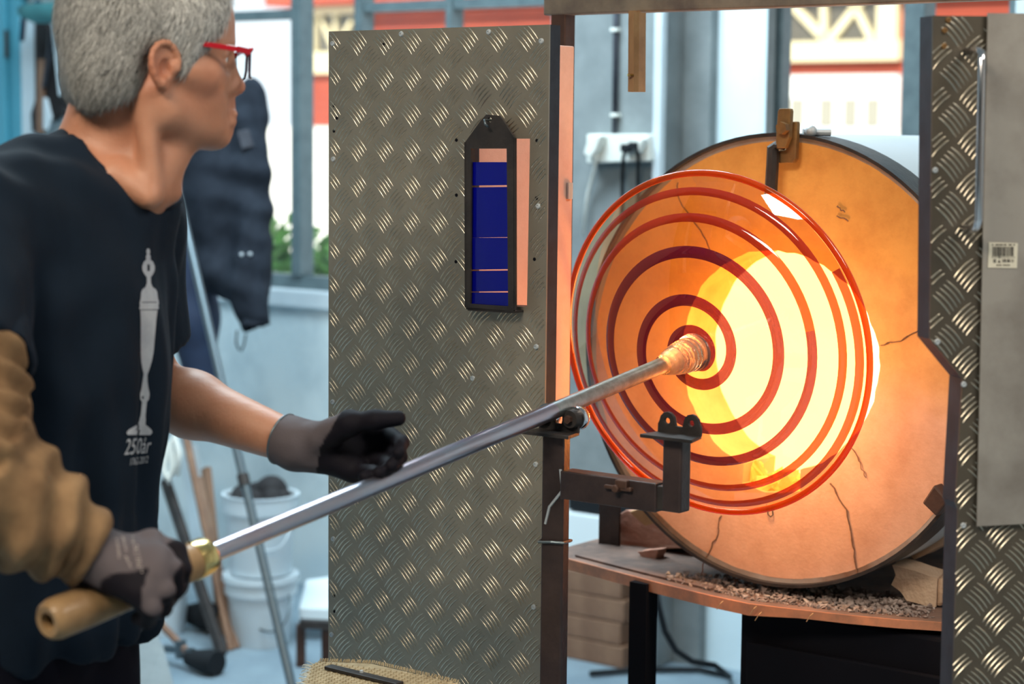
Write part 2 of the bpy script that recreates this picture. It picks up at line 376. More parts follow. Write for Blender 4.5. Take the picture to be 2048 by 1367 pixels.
# windows
def window(name, s0, s1, zs, ztop, uprights, bars, e=0.085):
    w = bpy.data.objects.new(name, None); COL.objects.link(w); w.location = WP((s0 + s1) / 2, e, zs); w['kind'] = 'structure'
    mb = MB(); wbox(mb, s0, s1, zs - 0.02, zs + 0.03, -0.02, e + 0.05); obj('window_sill', mb, M['white_board'], w)
    mb = MB()
    wbox(mb, s0, s1, zs + 0.03, zs + 0.075, e - 0.02, e + 0.03); wbox(mb, s0, s1, ztop - 0.05, ztop, e - 0.02, e + 0.03)
    wbox(mb, s0, s0 + 0.022, zs + 0.075, ztop - 0.05, e - 0.02, e + 0.03); wbox(mb, s1 - 0.045, s1, zs + 0.075, ztop - 0.05, e - 0.02, e + 0.03)
    obj('window_frame', mb, M['frame_paint'], w)
    for s, wd in uprights:
        mb = MB(); wbox(mb, s - wd / 2, s + wd / 2, zs + 0.075, ztop - 0.05, e - 0.035, e + 0.035); obj('mullion', mb, M['frame_paint'], w, bevel=0.004)
    for z, h, sa, sb in bars:
        mb = MB(); wbox(mb, sa, sb, z - h / 2, z + h / 2, e - 0.02, e + 0.02); obj('glazing_bar', mb, M['frame_paint'], w)
    cuts = sorted([s0 + 0.03] + [s for s, _ in uprights] + [s1 - 0.03])
    for a, b in zip(cuts[:-1], cuts[1:]):
        mb = MB(); wbox(mb, a, b, zs + 0.05, ztop - 0.03, e + 0.002, e + 0.006); obj('pane', mb, M['pane'], w)
    return w
E1 = 0.085
zb = z_of(540, 31, E1)
u1 = [(s_of(605, E1), 0.042), (s_of(727, E1), 0.030), (s_of(905, E1), 0.022)]
window('window_1', SW0, SW1, ZS, 2.75, u1, [(zb, 0.032, SW0, s_of(605, E1)), (z_of(820, 12, E1), 0.03, s_of(735, E1), SW1)])
window('window_2', S20, S21, ZS, 2.75, [(s_of(1822, E1), 0.06)], [])
mb = MB(); wbox(mb, s_of(1527), S20 + 0.002, 0, 3.5, -0.012, 0.03); struct(obj('trim_5', mb, M['pillar']))
# ------------------------------------------------------------------ outside
mb = MB(); wbox(mb, -14, 16, -0.15, -0.03, 0.36, 30); g = struct(obj('ground', mb, M['ground']))
EH = 9.0
house = thing('house', 'red boarded house with cream windows seen through the workshop windows', 'house', WP(s_of(1300, EH), EH, 0))
hs0, hs1 = s_of(612, EH), s_of(2250, EH)
zr = z_of(1680, 262, EH); ztop = z_of(680, 16, EH)
nb = 13; zt2 = ztop + 0.02
for i in range(nb):
    a = zr + (zt2 - zr) * i / nb; b_ = zr + (zt2 - zr) * (i + 1) / nb
    mb = MB(); wbox(mb, hs0, hs1, a + 0.008, b_ - 0.004, EH, EH + 0.05 + 0.01 * (i % 2)); obj('siding_board', mb, M['red_board'], house)
mb = MB(); wbox(mb, hs0, hs1, -0.03, zt2, EH + 0.06, EH + 2.5); obj('house_wall', mb, M['red_board'], house)
mb = MB(); wbox(mb, hs0 - 2.5, hs1, -0.03, zr, EH - 0.10, EH + 0.06); obj('plinth', mb, M['white_render'], house)
mb = MB(); wbox(mb, hs0 - 0.3, hs1, zt2, zt2 + 0.12, EH - 0.25, EH + 2.6); obj('roof', mb, M['red_board'], house)
def hbar(mb, x0, y0, x1, y1, wpx, e):
    a, b = hit(x0, y0, P0 + DAX * e, DAX), hit(x1, y1, P0 + DAX * e, DAX)
    return mb.bar(a, b, 0.05, wpx / FPX * 15.5, up=DAX.cross((b - a).normalized()).cross(DAX) if False else (b - a).cross(DAX).normalized())
def house_window(frames, pane, muntins, mpane):
    mb = MB()
    for x0, y0, x1, y1 in frames: wbox(mb, *wquad(x0, y0, x1, y1, EH - 0.06), EH - 0.09, EH + 0.01)
    f = obj('window_frame', mb, M['cream'], house)
    mb = MB(); wbox(mb, *wquad(*pane, EH - 0.02), EH - 0.03, EH - 0.012); obj('pane', mb, mpane, f)
    mb = MB()
    for x0, y0, x1, y1, w in muntins: hbar(mb, x0, y0, x1, y1, w, EH - 0.05)
    if muntins: obj('muntin', mb, M['cream'], f)
house_window([(1545, 82, 1800, 122), (1755, -70, 1795, 82), (1530, -70, 1560, 82)], (1550, -70, 1765, 90),
             [(1655, 82, 1586, 10, 16), (1650, 82, 1648, -40, 14), (1660, 82, 1725, 0, 16), (1745, 80, 1705, 0, 14)], M['dark_pane'])
house_window([(620, 104, 725, 146), (716, 18, 735, 104), (612, 18, 632, 104), (620, 14, 730, 28)], (628, 22, 720, 110),
             [(672, 104, 640, 30, 9), (672, 104, 672, 20, 8), (672, 104, 706, 40, 9)], M['dark_pane'])
for px in (1597, 1655, 1703, 1748):
    q = wquad(px - 13, 197, px + 13, 252, EH - 0.12)
    mb = MB(); wbox(mb, q[0] - 0.03, q[1] + 0.03, q[2] - 0.03, q[3] + 0.03, EH - 0.14, EH - 0.08)
    f = obj('window_frame', mb, M['white_render'], house)
    mb = MB(); wbox(mb, *q, EH - 0.155, EH - 0.142); obj('pane', mb, M['pale_pane'], f)
mb = MB(); wbox(mb, *wquad(1565, 150, 1802, 262, EH - 0.06), EH - 0.13, EH + 0.01); obj('white_band', mb, M['white_render'], house)
# plants outside the left window
def plant(px, py, depth, n, r, label, grp):
    c = U(px, py, depth); t = thing('garden_plant', label, 'plant', (c.x, c.y, -0.03), grp)
    mb = MB()
    for k in range(5):
        tip = c + Vector((random.uniform(-r, r), random.uniform(-r, r), random.uniform(-0.3 * r, r)))
        mb.tube([Vector((c.x + 0.02 * k, c.y, -0.03)), (Vector((c.x, c.y, 0)) + tip) / 2, tip], 0.006, 5)
    obj('stem', mb, M['stem'], t)
    mb = MB()
    for k in range(n):
        p = c + Vector((random.gauss(0, r * 0.5), random.gauss(0, r * 0.5), random.gauss(0, r * 0.5)))
        a = Vector((random.gauss(0, 1), random.gauss(0, 1), random.gauss(0.3, 0.6))).normalized(); L_ = random.uniform(0.06, 0.13); b_ = a.orthogonal().normalized() * L_ * 0.3
        up_ = a.cross(b_).normalized() * 0.012
        mb.add([p, p + a * L_ * 0.5 + b_ + up_, p + a * L_, p + a * L_ * 0.5 - b_ + up_, p + a * L_ * 0.5 - up_], [(0, 1, 4), (1, 2, 4), (2, 3, 4), (3, 0, 4)])
    stuff(obj('leaves', mb, M['leaf'], t, fix=False))
plant(548, 520, 7.6, 120, 0.15, 'leafy green plant outside the window left of the mullion', 'plants outside the left window')
plant(655, 540, 8.1, 110, 0.14, 'low leafy plant outside the window right of the mullion', 'plants outside the left window')

# ================================================================== FURNACE
FC = Vector((0.446, 3.30, 1.125)); RD = 0.381
furn = thing('glory_hole_furnace', 'round drum furnace with stained orange face and blazing white round mouth', 'furnace', (FC.x + 0.2, FC.y + 0.25, FC.z - RD))
NF = 160
def hole_r(a):
    r = 0.188 + 0.003 * math.sin(3 * a + 1) + 0.0008 * math.sin(11 * a) + 0.0008 * math.sin(23 * a + 2)
    d = (a + math.pi / 2 + math.pi) % (2 * math.pi) - math.pi      # distance from straight down
    if -0.30 < d < 0.24: r += 0.034
    return r
def FP(a, r, h): return FC + LAX * (r * math.cos(a)) + UP * (r * math.sin(a)) + DAX * h
mb = MB(); vs = []; fs = []
rings = [(lambda a: hole_r(a), 0.11), (lambda a: hole_r(a) + 0.0006 * math.sin(41 * a), 0.0)] + [(lambda a, q=q: hole_r(a) + (0.3695 - hole_r(a)) * q, 0.0) for q in (0.33, 0.66, 1.0)] + [(lambda a: 0.3695, 0.08)]
for fr, h in rings:
    for k in range(NF):
        a = 2 * math.pi * k / NF; vs.append(FP(a, fr(a), h + (0.0012 * noise.noise(FP(a, fr(a), 0) * 30))))
for i in range(len(rings) - 1):
    for k in range(NF):
        k2 = (k + 1) % NF; fs.append((i * NF + k, i * NF + k2, (i + 1) * NF + k2, (i + 1) * NF + k))
mb.add(vs, fs)
fb = obj('face_board', mb, M['face'], furn, smooth='auto')
# object coordinates of the face run from the thing's base: shift the stain so that 0 lies at the drum centre
fb.data.transform(Matrix.Translation(Vector((0, 0, -RD)))); fb.location = (0, 0, RD)
mb = MB(); mb.lathe([(0.369, 0.004), (0.369, 0.0), (0.377, -0.002), (0.377, 0.05), (0.369, 0.05)], FC, DAX, 96); obj('inner_hoop', mb, M['hoop'], furn, smooth='auto')
mb = MB(); mb.lathe([(0.3775, -0.012), (0.383, -0.012), (0.383, 0.06), (0.3775, 0.06)], FC, DAX, 96, closed=True); obj('outer_hoop', mb, M['black_steel'], furn, smooth='auto')
mb = MB(); mb.lathe([(0.370, 0.06), (0.3815, 0.06), (0.3815, 0.70), (0.0, 0.70)], FC, DAX, 96); obj('drum_shell', mb, M['galv'], furn, smooth='auto')
mb = MB(); mb.lathe([(0.235, 0.085), (0.245, 0.11), (0.245, 0.48), (0.0, 0.52)], FC, DAX, 64); obj('fire_chamber', mb, M['fire'], furn, smooth=True)
mb = MB()
for k in range(26):   # broken, glowing lip at the bottom of the mouth
    a = -math.pi / 2 + random.uniform(-0.34, 0.30); r = random.uniform(0.196, 0.222)
    c = FP(a, r, random.uniform(0.02, 0.07)); s_ = random.uniform(0.012, 0.026)
    vs = [c + Vector((random.uniform(-1, 1), random.uniform(-1, 1), random.uniform(-1, 1))).normalized() * s_ for _ in range(8)]
    bm = bmesh.new(); [bm.verts.new(v) for v in vs]; bmesh.ops.convex_hull(bm, input=bm.verts)
    bm.verts.index_update(); mb.add([v.co.copy() for v in bm.verts], [tuple(v.index for v in f.verts) for f in bm.faces]); bm.free()
stuff(obj('broken_lip', mb, M['hot_edge'], furn, fix=False))
def face_pt(px, py, h=-0.001): return hit(px, py, FC + DAX * h, DAX)
def ribbon(mb, pts, w, n):
    pts = [Vector(p) for p in pts]
    for i in range(len(pts) - 1):
        a, b = pts[i], pts[i + 1]; s_ = (b - a).cross(n).normalized() * w / 2
        wa = s_ * (0.6 + 0.8 * random.random()); 
        mb.add([a - wa, a + wa, b + s_, b - s_, a - wa + n * 0.0012, a + wa + n * 0.0012, b + s_ + n * 0.0012, b - s_ + n * 0.0012], [(0, 1, 2, 3), (7, 6, 5, 4), (0, 4, 5, 1), (1, 5, 6, 2), (2, 6, 7, 3), (3, 7, 4, 0)])
def jag(pts, n=5, amp=4):
    out = []
    for (x0, y0), (x1, y1) in zip(pts[:-1], pts[1:]):
        for k in range(n): t = k / n; out.append((x0 + (x1 - x0) * t + random.uniform(-amp, amp), y0 + (y1 - y0) * t + random.uniform(-amp, amp)))
    return out + [pts[-1]]
for cr, w in (([(1442, 1030), (1436, 1068), (1412, 1112), (1402, 1150)], 0.0018), ([(1662, 965), (1692, 1020), (1706, 1090), (1715, 1145)], 0.0022),
              ([(1704, 895), (1720, 925), (1732, 955)], 0.0010), ([(1762, 690), (1800, 680), (1842, 660)], 0.0014), ([(1355, 365), (1357, 400), (1400, 460), (1420, 500)], 0.0014),
              ([(1674, 412), (1690, 424)], 0.0020), ([(1674, 431), (1697, 442)], 0.0018)):
    mb = MB(); ribbon(mb, [face_pt(x, y) for x, y in jag(cr, 5, 2.2)], w, -DAX); obj('crack', mb, M['crack'], furn, fix=False)
mb = MB(); mb.tube([face_pt(x, y, -0.004) for x, y in ((1533, 1008), (1536, 1028), (1541, 1033), (1546, 1029), (1543, 1008))], 0.0010, 6); obj('wire_hook', mb, M['black_steel'], furn)
# clamp bracket and hanging rod on the drum's top
Rb = FP(math.radians(94), 0.375, 0)
def fplate(mb, poly, h0, th): return mb.prism([[hit(x, y, FC + DAX * h0, DAX) for x, y in poly]], -DAX * th)
mb = MB(); fplate(mb, [(1565, 217), (1586, 217), (1588, 222), (1585, 275), (1577, 296), (1560, 296), (1558, 284), (1562, 222)], -0.03, 0.012); obj('clamp_plate', mb, M['bracket'], furn, bevel=0.002)
mb = MB(); fplate(mb, [(1588, 243), (1600, 243), (1601, 250), (1598, 318), (1592, 326), (1564, 326), (1563, 300), (1578, 298), (1586, 275)], -0.012, 0.012); obj('clamp_plate', mb, M['bracket'], furn, bevel=0.002)
mb = MB(); mb.lathe([(0, -0.012), (0.0105, -0.012), (0.0105, 0.0), (0, 0)], hit(1569, 256, FC - DAX * 0.043, DAX), DAX, 6); obj('bolt_head', mb, M['bracket'], furn)
mb = MB(); mb.tube([hit(x, y, FC - DAX * 0.035, DAX) for x, y in ((1568, 292), (1552, 290), (1546, 297), (1545, 330), (1541, 396), (1538, 402))], [0.007, 0.007, 0.0105, 0.0105, 0.011, 0.011], 8); obj('hanging_rod', mb, M['black_steel'], furn, smooth='auto')
mb = MB(); mb.tube([hit(1606, 264, FC, DAX), hit(1606, 264, FC, DAX) + LAX * 0.035 + DAX * 0.03], 0.006, 8); mb.sphere(hit(1622, 262, FC, DAX), 0.010); obj('hoop_bolt', mb, M['galv'], furn, smooth='auto')
mb = MB(); fplate(mb, [(1884, 964), (1912, 996), (1888, 1027), (1860, 1000)], -0.013, 0.03); obj('stop_block', mb, M['rust_steel'], furn, bevel=0.003)

# ------------------------------------------------------------------ furnace table
ZT = 0.724
def onz(px, py, z=ZT): 
    r = ray(px, py); return CPOS + r * ((z - CPOS.z) / r.z)
front = [(1095, 1104), (1145, 1118), (1250, 1146), (1330, 1167), (1420, 1189), (1500, 1206), (1600, 1218), (1700, 1229), (1800, 1238), (1990, 1250)]
fp = [onz(*p) for p in front]
table = thing('furnace_table', 'scaled steel table with glow tinted orange front lip under the drum furnace', 'table', (0.45, 3.6, 0))
bk = [fp[-1] + DAX * 0.85, fp[0] + DAX * 0.75]
mb = MB(); mb.prism([fp + bk], UP * -0.006); obj('table_top', mb, M['tray'], table)
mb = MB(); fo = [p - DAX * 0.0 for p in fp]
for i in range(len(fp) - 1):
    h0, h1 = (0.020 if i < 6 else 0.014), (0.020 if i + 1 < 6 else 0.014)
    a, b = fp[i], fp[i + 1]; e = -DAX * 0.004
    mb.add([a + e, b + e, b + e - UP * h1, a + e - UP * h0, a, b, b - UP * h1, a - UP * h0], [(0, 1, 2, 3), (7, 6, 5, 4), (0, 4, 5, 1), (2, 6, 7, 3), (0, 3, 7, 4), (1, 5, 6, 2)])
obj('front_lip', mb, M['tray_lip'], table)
mb = MB(); q = [onz(1150, 1113), onz(1250, 1139), onz(1420, 1181), onz(1440, 1172), onz(1300, 1098), onz(1180, 1090)]
mb.prism([[p + UP * 0.001 for p in q]], UP * 0.003); obj('loose_sheet', mb, M['tray'], table)
pl = onz(1260, 1150); pl = pl + DAX * 0.07
def legat(px, off):
    c = onz(px, 1165) + DAX * off; mb = MB(); mb.box((c.x, c.y, (ZT - 0.006) / 2), 0.036, 0.036, ZT - 0.006, LAX, DAX, UP); obj('leg', mb, M['near_black'], table)
legat(1256, 0.05); legat(1256, 0.66); legat(1880, 0.10); legat(1880, 0.66)
c0 = onz(1197, 1089); c1 = onz(1237, 1096)
mb = MB(); mb.prism([[c0, c1, c1 + UP * 0.135, c0 + UP * 0.135]], DAX * 0.006);
obj('corner_bracket', mb, M['rust_steel'], table)
# matt black cabinet below the table
ca = onz(1415, 1203) + DAX * 0.10; cb = onz(1990, 1270) + DAX * 0.06
mid = (ca + cb) / 2
cab = thing('black_cabinet', 'matt black metal cabinet standing under the furnace table', 'cabinet', (mid.x + 0.15, mid.y + 0.2, 0))
wd = (cb - ca).dot(LAX); c_ = ca + LAX * wd / 2 + DAX * 0.22
mb = MB(); mb.box((c_.x, c_.y, 0.355), wd, 0.42, 0.69, LAX, DAX, UP); obj('cabinet_body', mb, M['near_black'], cab, bevel=0.006)
mb = MB(); c2_ = c_ - DAX * 0.217; mb.box((c2_.x, c2_.y, 0.34), wd - 0.04, 0.012, 0.60, LAX, DAX, UP); d_ = obj('door', mb, M['near_black'], cab, bevel=0.003)
mb = MB(); h_ = c2_ - DAX * 0.018 - LAX * (wd / 2 - 0.06); mb.box((h_.x, h_.y, 0.30), 0.016, 0.03, 0.10, LAX, DAX, UP); obj('handle', mb, M['near_black'], d_, bevel=0.004)

def rough_block(name, poly, plane_p, n, depth, m, label, cat, bevel=0.006, amp=0.003, group=None):
    mb = MB(); mb.prism([[hit(x, y, plane_p, n) for x, y in poly]], n * depth)
    o = obj(name, mb, m, bevel=0)
    bm = bmesh.new(); bm.from_mesh(o.data); bmesh.ops.triangulate(bm, faces=bm.faces)
    bmesh.ops.subdivide_edges(bm, edges=bm.edges, cuts=2, use_grid_fill=True)
    for v in bm.verts: v.co += noise.noise_vector(v.co * 35 + o.location) * amp
    bm.to_mesh(o.data); bm.free()
    if bevel: b = o.modifiers.new('bevel', 'BEVEL'); b.width = bevel; b.segments = 2; b.angle_limit = math.radians(50)
    return tag(o, label, cat, group)
b0 = onz(1290, 1098)
rough_block('firebrick', [(1240, 1027), (1252, 1020), (1330, 1035), (1362, 1060), (1380, 1096), (1310, 1099), (1238, 1094), (1235, 1080)], b0, DAX, 0.09, M['brick'], 'rounded pinkish firebrick on the table left of the drum', 'brick')
rough_block('tile_shard', [(1259, 1024), (1291, 1012), (1316, 1044), (1290, 1051)], b0 - DAX * 0.055, (DAX + UP * 0.25).normalized(), 0.012, M['tile_orange'], 'small orange tile leaning on the rounded firebrick', 'tile', bevel=0.001, amp=0.001)
b1 = onz(1860, 1216) - DAX * 0.0
nb_ = (DAX - LAX * 0.25).normalized()
rough_block('firebrick', [(1785, 1130), (1812, 1136), (1862, 1152), (1874, 1156), (1872, 1214), (1850, 1212), (1812, 1200), (1800, 1180), (1783, 1168), (1791, 1150)], b1, nb_, 0.07, M['brick_pale'], 'pale broken firebrick on the table by the right door', 'brick', amp=0.002)
rough_block('firebrick', [(1874, 1157), (1925, 1146), (1925, 1205), (1872, 1213)], b1 + DAX * 0.006, nb_, 0.05, M['brick_pale'], 'rough grey firebrick end wedged behind the broken pale brick', 'brick', amp=0.003)
rough_block('brick_slab', [(1819, 1112), (1850, 1085), (1905, 1062), (1925, 1062), (1925, 1080), (1870, 1096), (1826, 1119)], b1 + DAX * 0.06, DAX, 0.08, M['brick_pale'], 'thin pale slab wedged under the right of the drum', 'slab', bevel=0.002, amp=0.002)
rough_block('brick_chip', [(1275, 1102), (1318, 1099), (1312, 1117), (1290, 1119)], onz(1290, 1118), DAX, 0.03, M['brick'], 'small red brick chip on the table in front of the rounded firebrick', 'brick chip', bevel=0.001)
# rubble heaped along the foot of the drum
def chunk(mb, c, s_):
    bm = bmesh.new()
    for _ in range(9): bm.verts.new(c + Vector((random.uniform(-1, 1), random.uniform(-1, 1), random.uniform(-0.7, 0.7))) * s_)
    r_ = bmesh.ops.convex_hull(bm, input=bm.verts)
    bmesh.ops.delete(bm, geom=[g_ for g_ in r_['geom_interior'] if isinstance(g_, bmesh.types.BMVert)], context='VERTS')
    bm.verts.index_update(); mb.add([v.co.copy() for v in bm.verts], [tuple(v.index for v in f.verts) for f in bm.faces]); bm.free()
mb = MB()
for k in range(2600):
    t = random.betavariate(1.6, 1.3); px = 1330 + t * 540; yb = np.interp(px, [p[0] for p in front], [p[1] for p in front])
    q = random.random(); py = yb - 6 - 34 * q
    if px < 1440: py = yb - 8 - 26 * q * (px - 1300) / 140
    p = onz(px, py); s_ = 0.0014 + 0.0058 * random.random() ** 4
    chunk(mb, p + UP * (s_ * 0.4 + 0.010 * q * random.random()), s_)
stuff(tag(obj('rubble', mb, M['rubble'], fix=False, smooth=False), 'heap of grey brown crumbs along the foot of the drum', 'rubble'))
chips = []
for k, (px, py, s_) in enumerate([(1528, 1186, .010), (1565, 1190, .012), (1600, 1182, .016), (1625, 1190, .013), (1660, 1186, .012), (1676, 1181, .010), (1690, 1196, .013), (1705, 1185, .009), (1720, 1190, .011), (1740, 1192, .010), (1484, 1178, .008), (1450, 1168, .007), (1586, 1206, .008), (1620, 1211, .006)]):
    mb = MB(); chunk(mb, onz(px, py) + UP * s_ * 0.7, s_)
    chips.append((px, obj('stone_chip', mb, M['rubble'], fix=False)))
ORD = ['first', 'second', 'third', 'fourth', 'fifth', 'sixth', 'seventh', 'eighth', 'ninth', 'tenth', 'eleventh', 'twelfth', 'thirteenth', 'fourteenth']
for k, (px, o) in enumerate(sorted(chips, key=lambda q: q[0])): tag(o, ORD[k] + ' stone chip from the left on the rubble below the drum', 'stone chip', 'stone chips on the rubble')
for k, (x, y) in enumerate([(1450, 1212), (1517, 1222), (1527, 1234), (1630, 1236)]):
    p = onz(x, y - 12) - DAX * 0.006; q = U(x - 14, y + 4, 3.2); q = p + (LAX * -0.012 - UP * 0.016)
    mb = MB(); mb.tube([p, p + (-LAX * 0.003 - UP * 0.004 - DAX * .004), q], 0.0008, 5)
    tag(obj('glass_thread', mb, M['tile_orange']), ORD[k] + ' thin glass thread from the left hanging over the table lip', 'glass thread', 'glass threads on the table lip')

# ================================================================== FURNACE FRAME: post and top beam
frame = thing('furnace_gantry', 'brown steel frame of post and top beam in front of the drum furnace', 'frame', (U(1120, 600, 3.36).x, U(1120, 600, 3.36).y, 0))
pt = U(1123, 300, 3.36)
mb = MB(); mb.box((pt.x, pt.y, 0.85), 0.030, 0.030, 1.75, LAX, DAX, UP); obj('post', mb, M['rust_steel'], frame, bevel=0.002)
zb0 = hit(1150, 30, pt, DAX).z
mb = MB(); bc = Vector((pt.x, pt.y, zb0 + 0.03)) + LAX * 0.65; mb.box(bc - DAX * 0.002, 1.36, 0.03, 0.06, LAX, DAX, UP); obj('top_beam', mb, M['beam'], frame, bevel=0.003)
pr = Vector((pt.x, pt.y, 0)) + LAX * 1.32
mb = MB(); mb.box((pr.x, pr.y, 0.85), 0.030, 0.030, 1.75, LAX, DAX, UP); obj('post', mb, M['rust_steel'], frame, bevel=0.002)
hp = pt - DAX * 0.018
wt = thing('wooden_hanger', 'scorched wooden strip hanging down from the top beam', 'wood strip', hit(1278, 184, hp, DAX))
mb = MB(); mb.prism([[hit(x, y, hp, DAX) for x, y in ((1265, 22), (1281, 22), (1281, 184), (1264, 184))]], -DAX * 0.012); obj('front_strip', mb, M['wood_strip'], wt)
mb = MB(); mb.prism([[hit(x, y, hp, DAX) for x, y in ((1281, 26), (1292, 26), (1291, 184), (1281, 184))]], -DAX * 0.020); obj('side_strip', mb, M['wood'], wt)
mb = MB(); q = hit(1268, 150, hp - DAX * 0.012, DAX); mb.tube([q, q - DAX * 0.01 - LAX * 0.006], 0.002, 6); obj('nail', mb, M['brass'], wt)

# ================================================================== PUNTY IRON AND GLASS
PA = U(95, 1243, 2.05); PT = U(1388, 704, 3.07)
PAX = (PT - PA).normalized(); PL = (PT - PA).length
def PX(px):     # point of the iron's axis seen at column px
    lo, hi = 0.0, 1.0
    inv = CAM_M.inverted()
    for _ in range(50):
        m = (lo + hi) / 2; q = inv @ (PA + (PT - PA) * m); x = 1024 + FPX * q.x / -q.z
        if x < px: lo = m
        else: hi = m
    return (PA + (PT - PA) * lo)
def depth_of(p): return -(CAM_M.inverted() @ p).z
iron = thing('punty_iron', 'long polished steel iron with turned wooden handle held by the man', 'punty iron', PA)
pf0, pf1, pe = PX(383), PX(414), PX(1330)
LH = (pf0 - PA).length; LF = (pf1 - PA).length; LE = (pe - PA).length
mb = MB(); mb.lathe([(0.010, 0.03), (0.010, 0.0), (0.0165, -0.001), (0.0205, 0.003), (0.0225, 0.010), (0.0232, 0.05), (0.0225, LH * 0.6), (0.0215, LH), (0.012, LH)], PA, PAX, 40); obj('handle', mb, M['wood'], iron, smooth='auto')
mb = MB(); mb.lathe([(0.0, 0.012), (0.0098, 0.012), (0.0098, 0.03), (0, 0.03)], PA, PAX, 20); obj('bore', mb, M['near_black'], iron)
mb = MB(); mb.lathe([(0.0118, LH - 0.001), (0.0222, LH), (0.0226, LH + 0.006), (0.0222, LF - 0.004), (0.0205, LF), (0.0118, LF)], PA, PAX, 40); obj('ferrule', mb, M['brass'], iron, smooth='auto')
LQ = (PX(1105) - PA).length
mb = MB(); mb.lathe([(0.0112, LF), (0.0118, LF + 0.2), (0.0122, LQ)], PA, PAX, 40); obj('shaft', mb, M['pipe'], iron, smooth=True)
mb = MB(); mb.lathe([(0.0122, LQ), (0.0124, LE - 0.04), (0.0126, LE), (0.0118, LE + 0.004), (0.0118, LE + 0.03), (0, LE + 0.03)], PA, PAX, 40); obj('shaft_end', mb, M['pipe_hot'], iron, smooth='auto')

GR = 0.2735
gl = thing('glass_plate', 'large round amber glass plate with wine red spiral on the iron', 'glass plate', PT)
def bowl_h(r): q = r / GR; return 0.004 + 0.050 * q ** 3.2
GE1 = (Vector((1, 0, 0)) - PAX * PAX.x).normalized(); GE2 = PAX.cross(GE1); GE2 = GE2 if GE2.z > 0 else -GE2
def GP(r, a, dh=0.0): return PT + GE1 * (r * math.cos(a)) + GE2 * (r * math.sin(a)) + PAX * (bowl_h(r) + dh)
mb = MB(); prof = [(GR * k / 30, bowl_h(GR * k / 30)) for k in range(0, 31)]
mb.lathe(prof, PT, PAX, 160); obj('bowl', mb, M['amber'], gl, smooth=True)
mb = MB(); nR = 160; mb.tube([GP(GR, 2 * math.pi * k / nR) for k in range(nR)], 0.0054, 12, closed=True); obj('rim', mb, M['rim_glass'], gl, smooth=True)
tt = np.array([-0.12, 0, .25, .5, .75, 1, 1.25, 1.5, 1.75, 2, 2.25, 2.5, 2.75, 3, 3.25, 3.5, 3.75, 4, 4.25, 4.5, 4.75, 5, 5.4])
rr = np.array([20, 29, 34, 40, 54, 64, 80, 101, 126, 156, 184, 200, 210, 226, 250, 266, 278, 288, 305, 316, 323, 329, 336]) / 350 * GR
def spiral(name, t0, t1, m):
    n = int((t1 - t0) * 90); vs = []; fs = []
    for i in range(n + 1):
        t = t0 + (t1 - t0) * i / n; a = -math.pi / 2 + 2 * math.pi * t
        # smooth the table by local averaging
        r = float(np.mean(np.interp([t - .12, t - .06, t, t + .06, t + .12], tt, rr)))
        w = 0.0092 if t > 0.7 else 0.0098 - 0.0004 * t
        w *= 1.0 - 0.36 * min(1, max(0, (t - 2.5) / 1.3))
        if t < 0.1: w *= 0.75 + 2.5 * max(0, t + 0.0)
        for q, b in ((-1, -0.0006), (-0.55, -0.0018), (0, -0.0022), (0.55, -0.0018), (1, -0.0006)):
            vs.append(GP(max(0.001, r + w * q), a, b))
    for i in range(n):
        for k in range(4): fs.append((i * 5 + k, i * 5 + k + 1, i * 5 + k + 6, i * 5 + k + 5))
    mb = MB(); mb.add(vs, fs); return obj(name, mb, m, gl, smooth=True)
spiral('spiral_stripe', -0.10, 3.3, M['spiral']); spiral('spiral_stripe', 3.3, 5.35, M['spiral_outer'])
mb = MB(); pr_ = []
for k in range(25):
    t = k / 24; hh = LE - 0.006 + (PL - LE + 0.006) * t
    pr_.append((0.0150 + 0.011 * math.sin(min(1, t * 1.25) * math.pi * 0.5) + 0.0016 * math.sin(k * 2.1) * (0.3 + t) + (0.004 * max(0, t - .85) / .15), hh))
mb.lathe(pr_, PA, PAX, 40)
obj('gather_collar', mb, M['gather'], gl, smooth=True)

# ================================================================== PIPE STAND (roller rest)
SYAW = math.radians(20); SL = Vector((math.cos(SYAW), -math.sin(SYAW), 0)); SD = Vector((math.sin(SYAW), math.cos(SYAW), 0))
sp_ = PX(1114); sdep = depth_of(sp_)
st0 = U(1113, 868, sdep + 0.012); stx = Vector((st0.x, st0.y, 0))
stand = thing('pipe_stand', 'scorched black steel stand with rollers carrying the punty iron', 'stand', stx)
mb = MB(); mb.box(stx + UP * (st0.z / 2 + 0.003), 0.0325, 0.030, st0.z - 0.006, SL, SD, UP); obj('post', mb, M['stand_steel'], stand, bevel=0.003)
mb = MB(); mb.box(stx + UP * 0.006, 0.22, 0.22, 0.012, SL, SD, UP); obj('foot_plate', mb, M['black_steel'], stand, bevel=0.002)
q = U(1113, 1089, sdep - 0.0)
mb = MB(); z_ = q.z; ww = 0.0185; mb.tube([stx + UP * (z_ + 0.002 * math.sin(k)) + SL * (ww * x) + SD * (ww * 0.95 * y) for k, (x, y) in enumerate(((-1, -1), (0, -1.05), (1, -1), (1.05, 0), (1, 1), (0, 1.05), (-1, 1), (-1.05, 0)))], 0.0022, 6, closed=True); obj('wire_tie', mb, M['grey_steel'], stand)
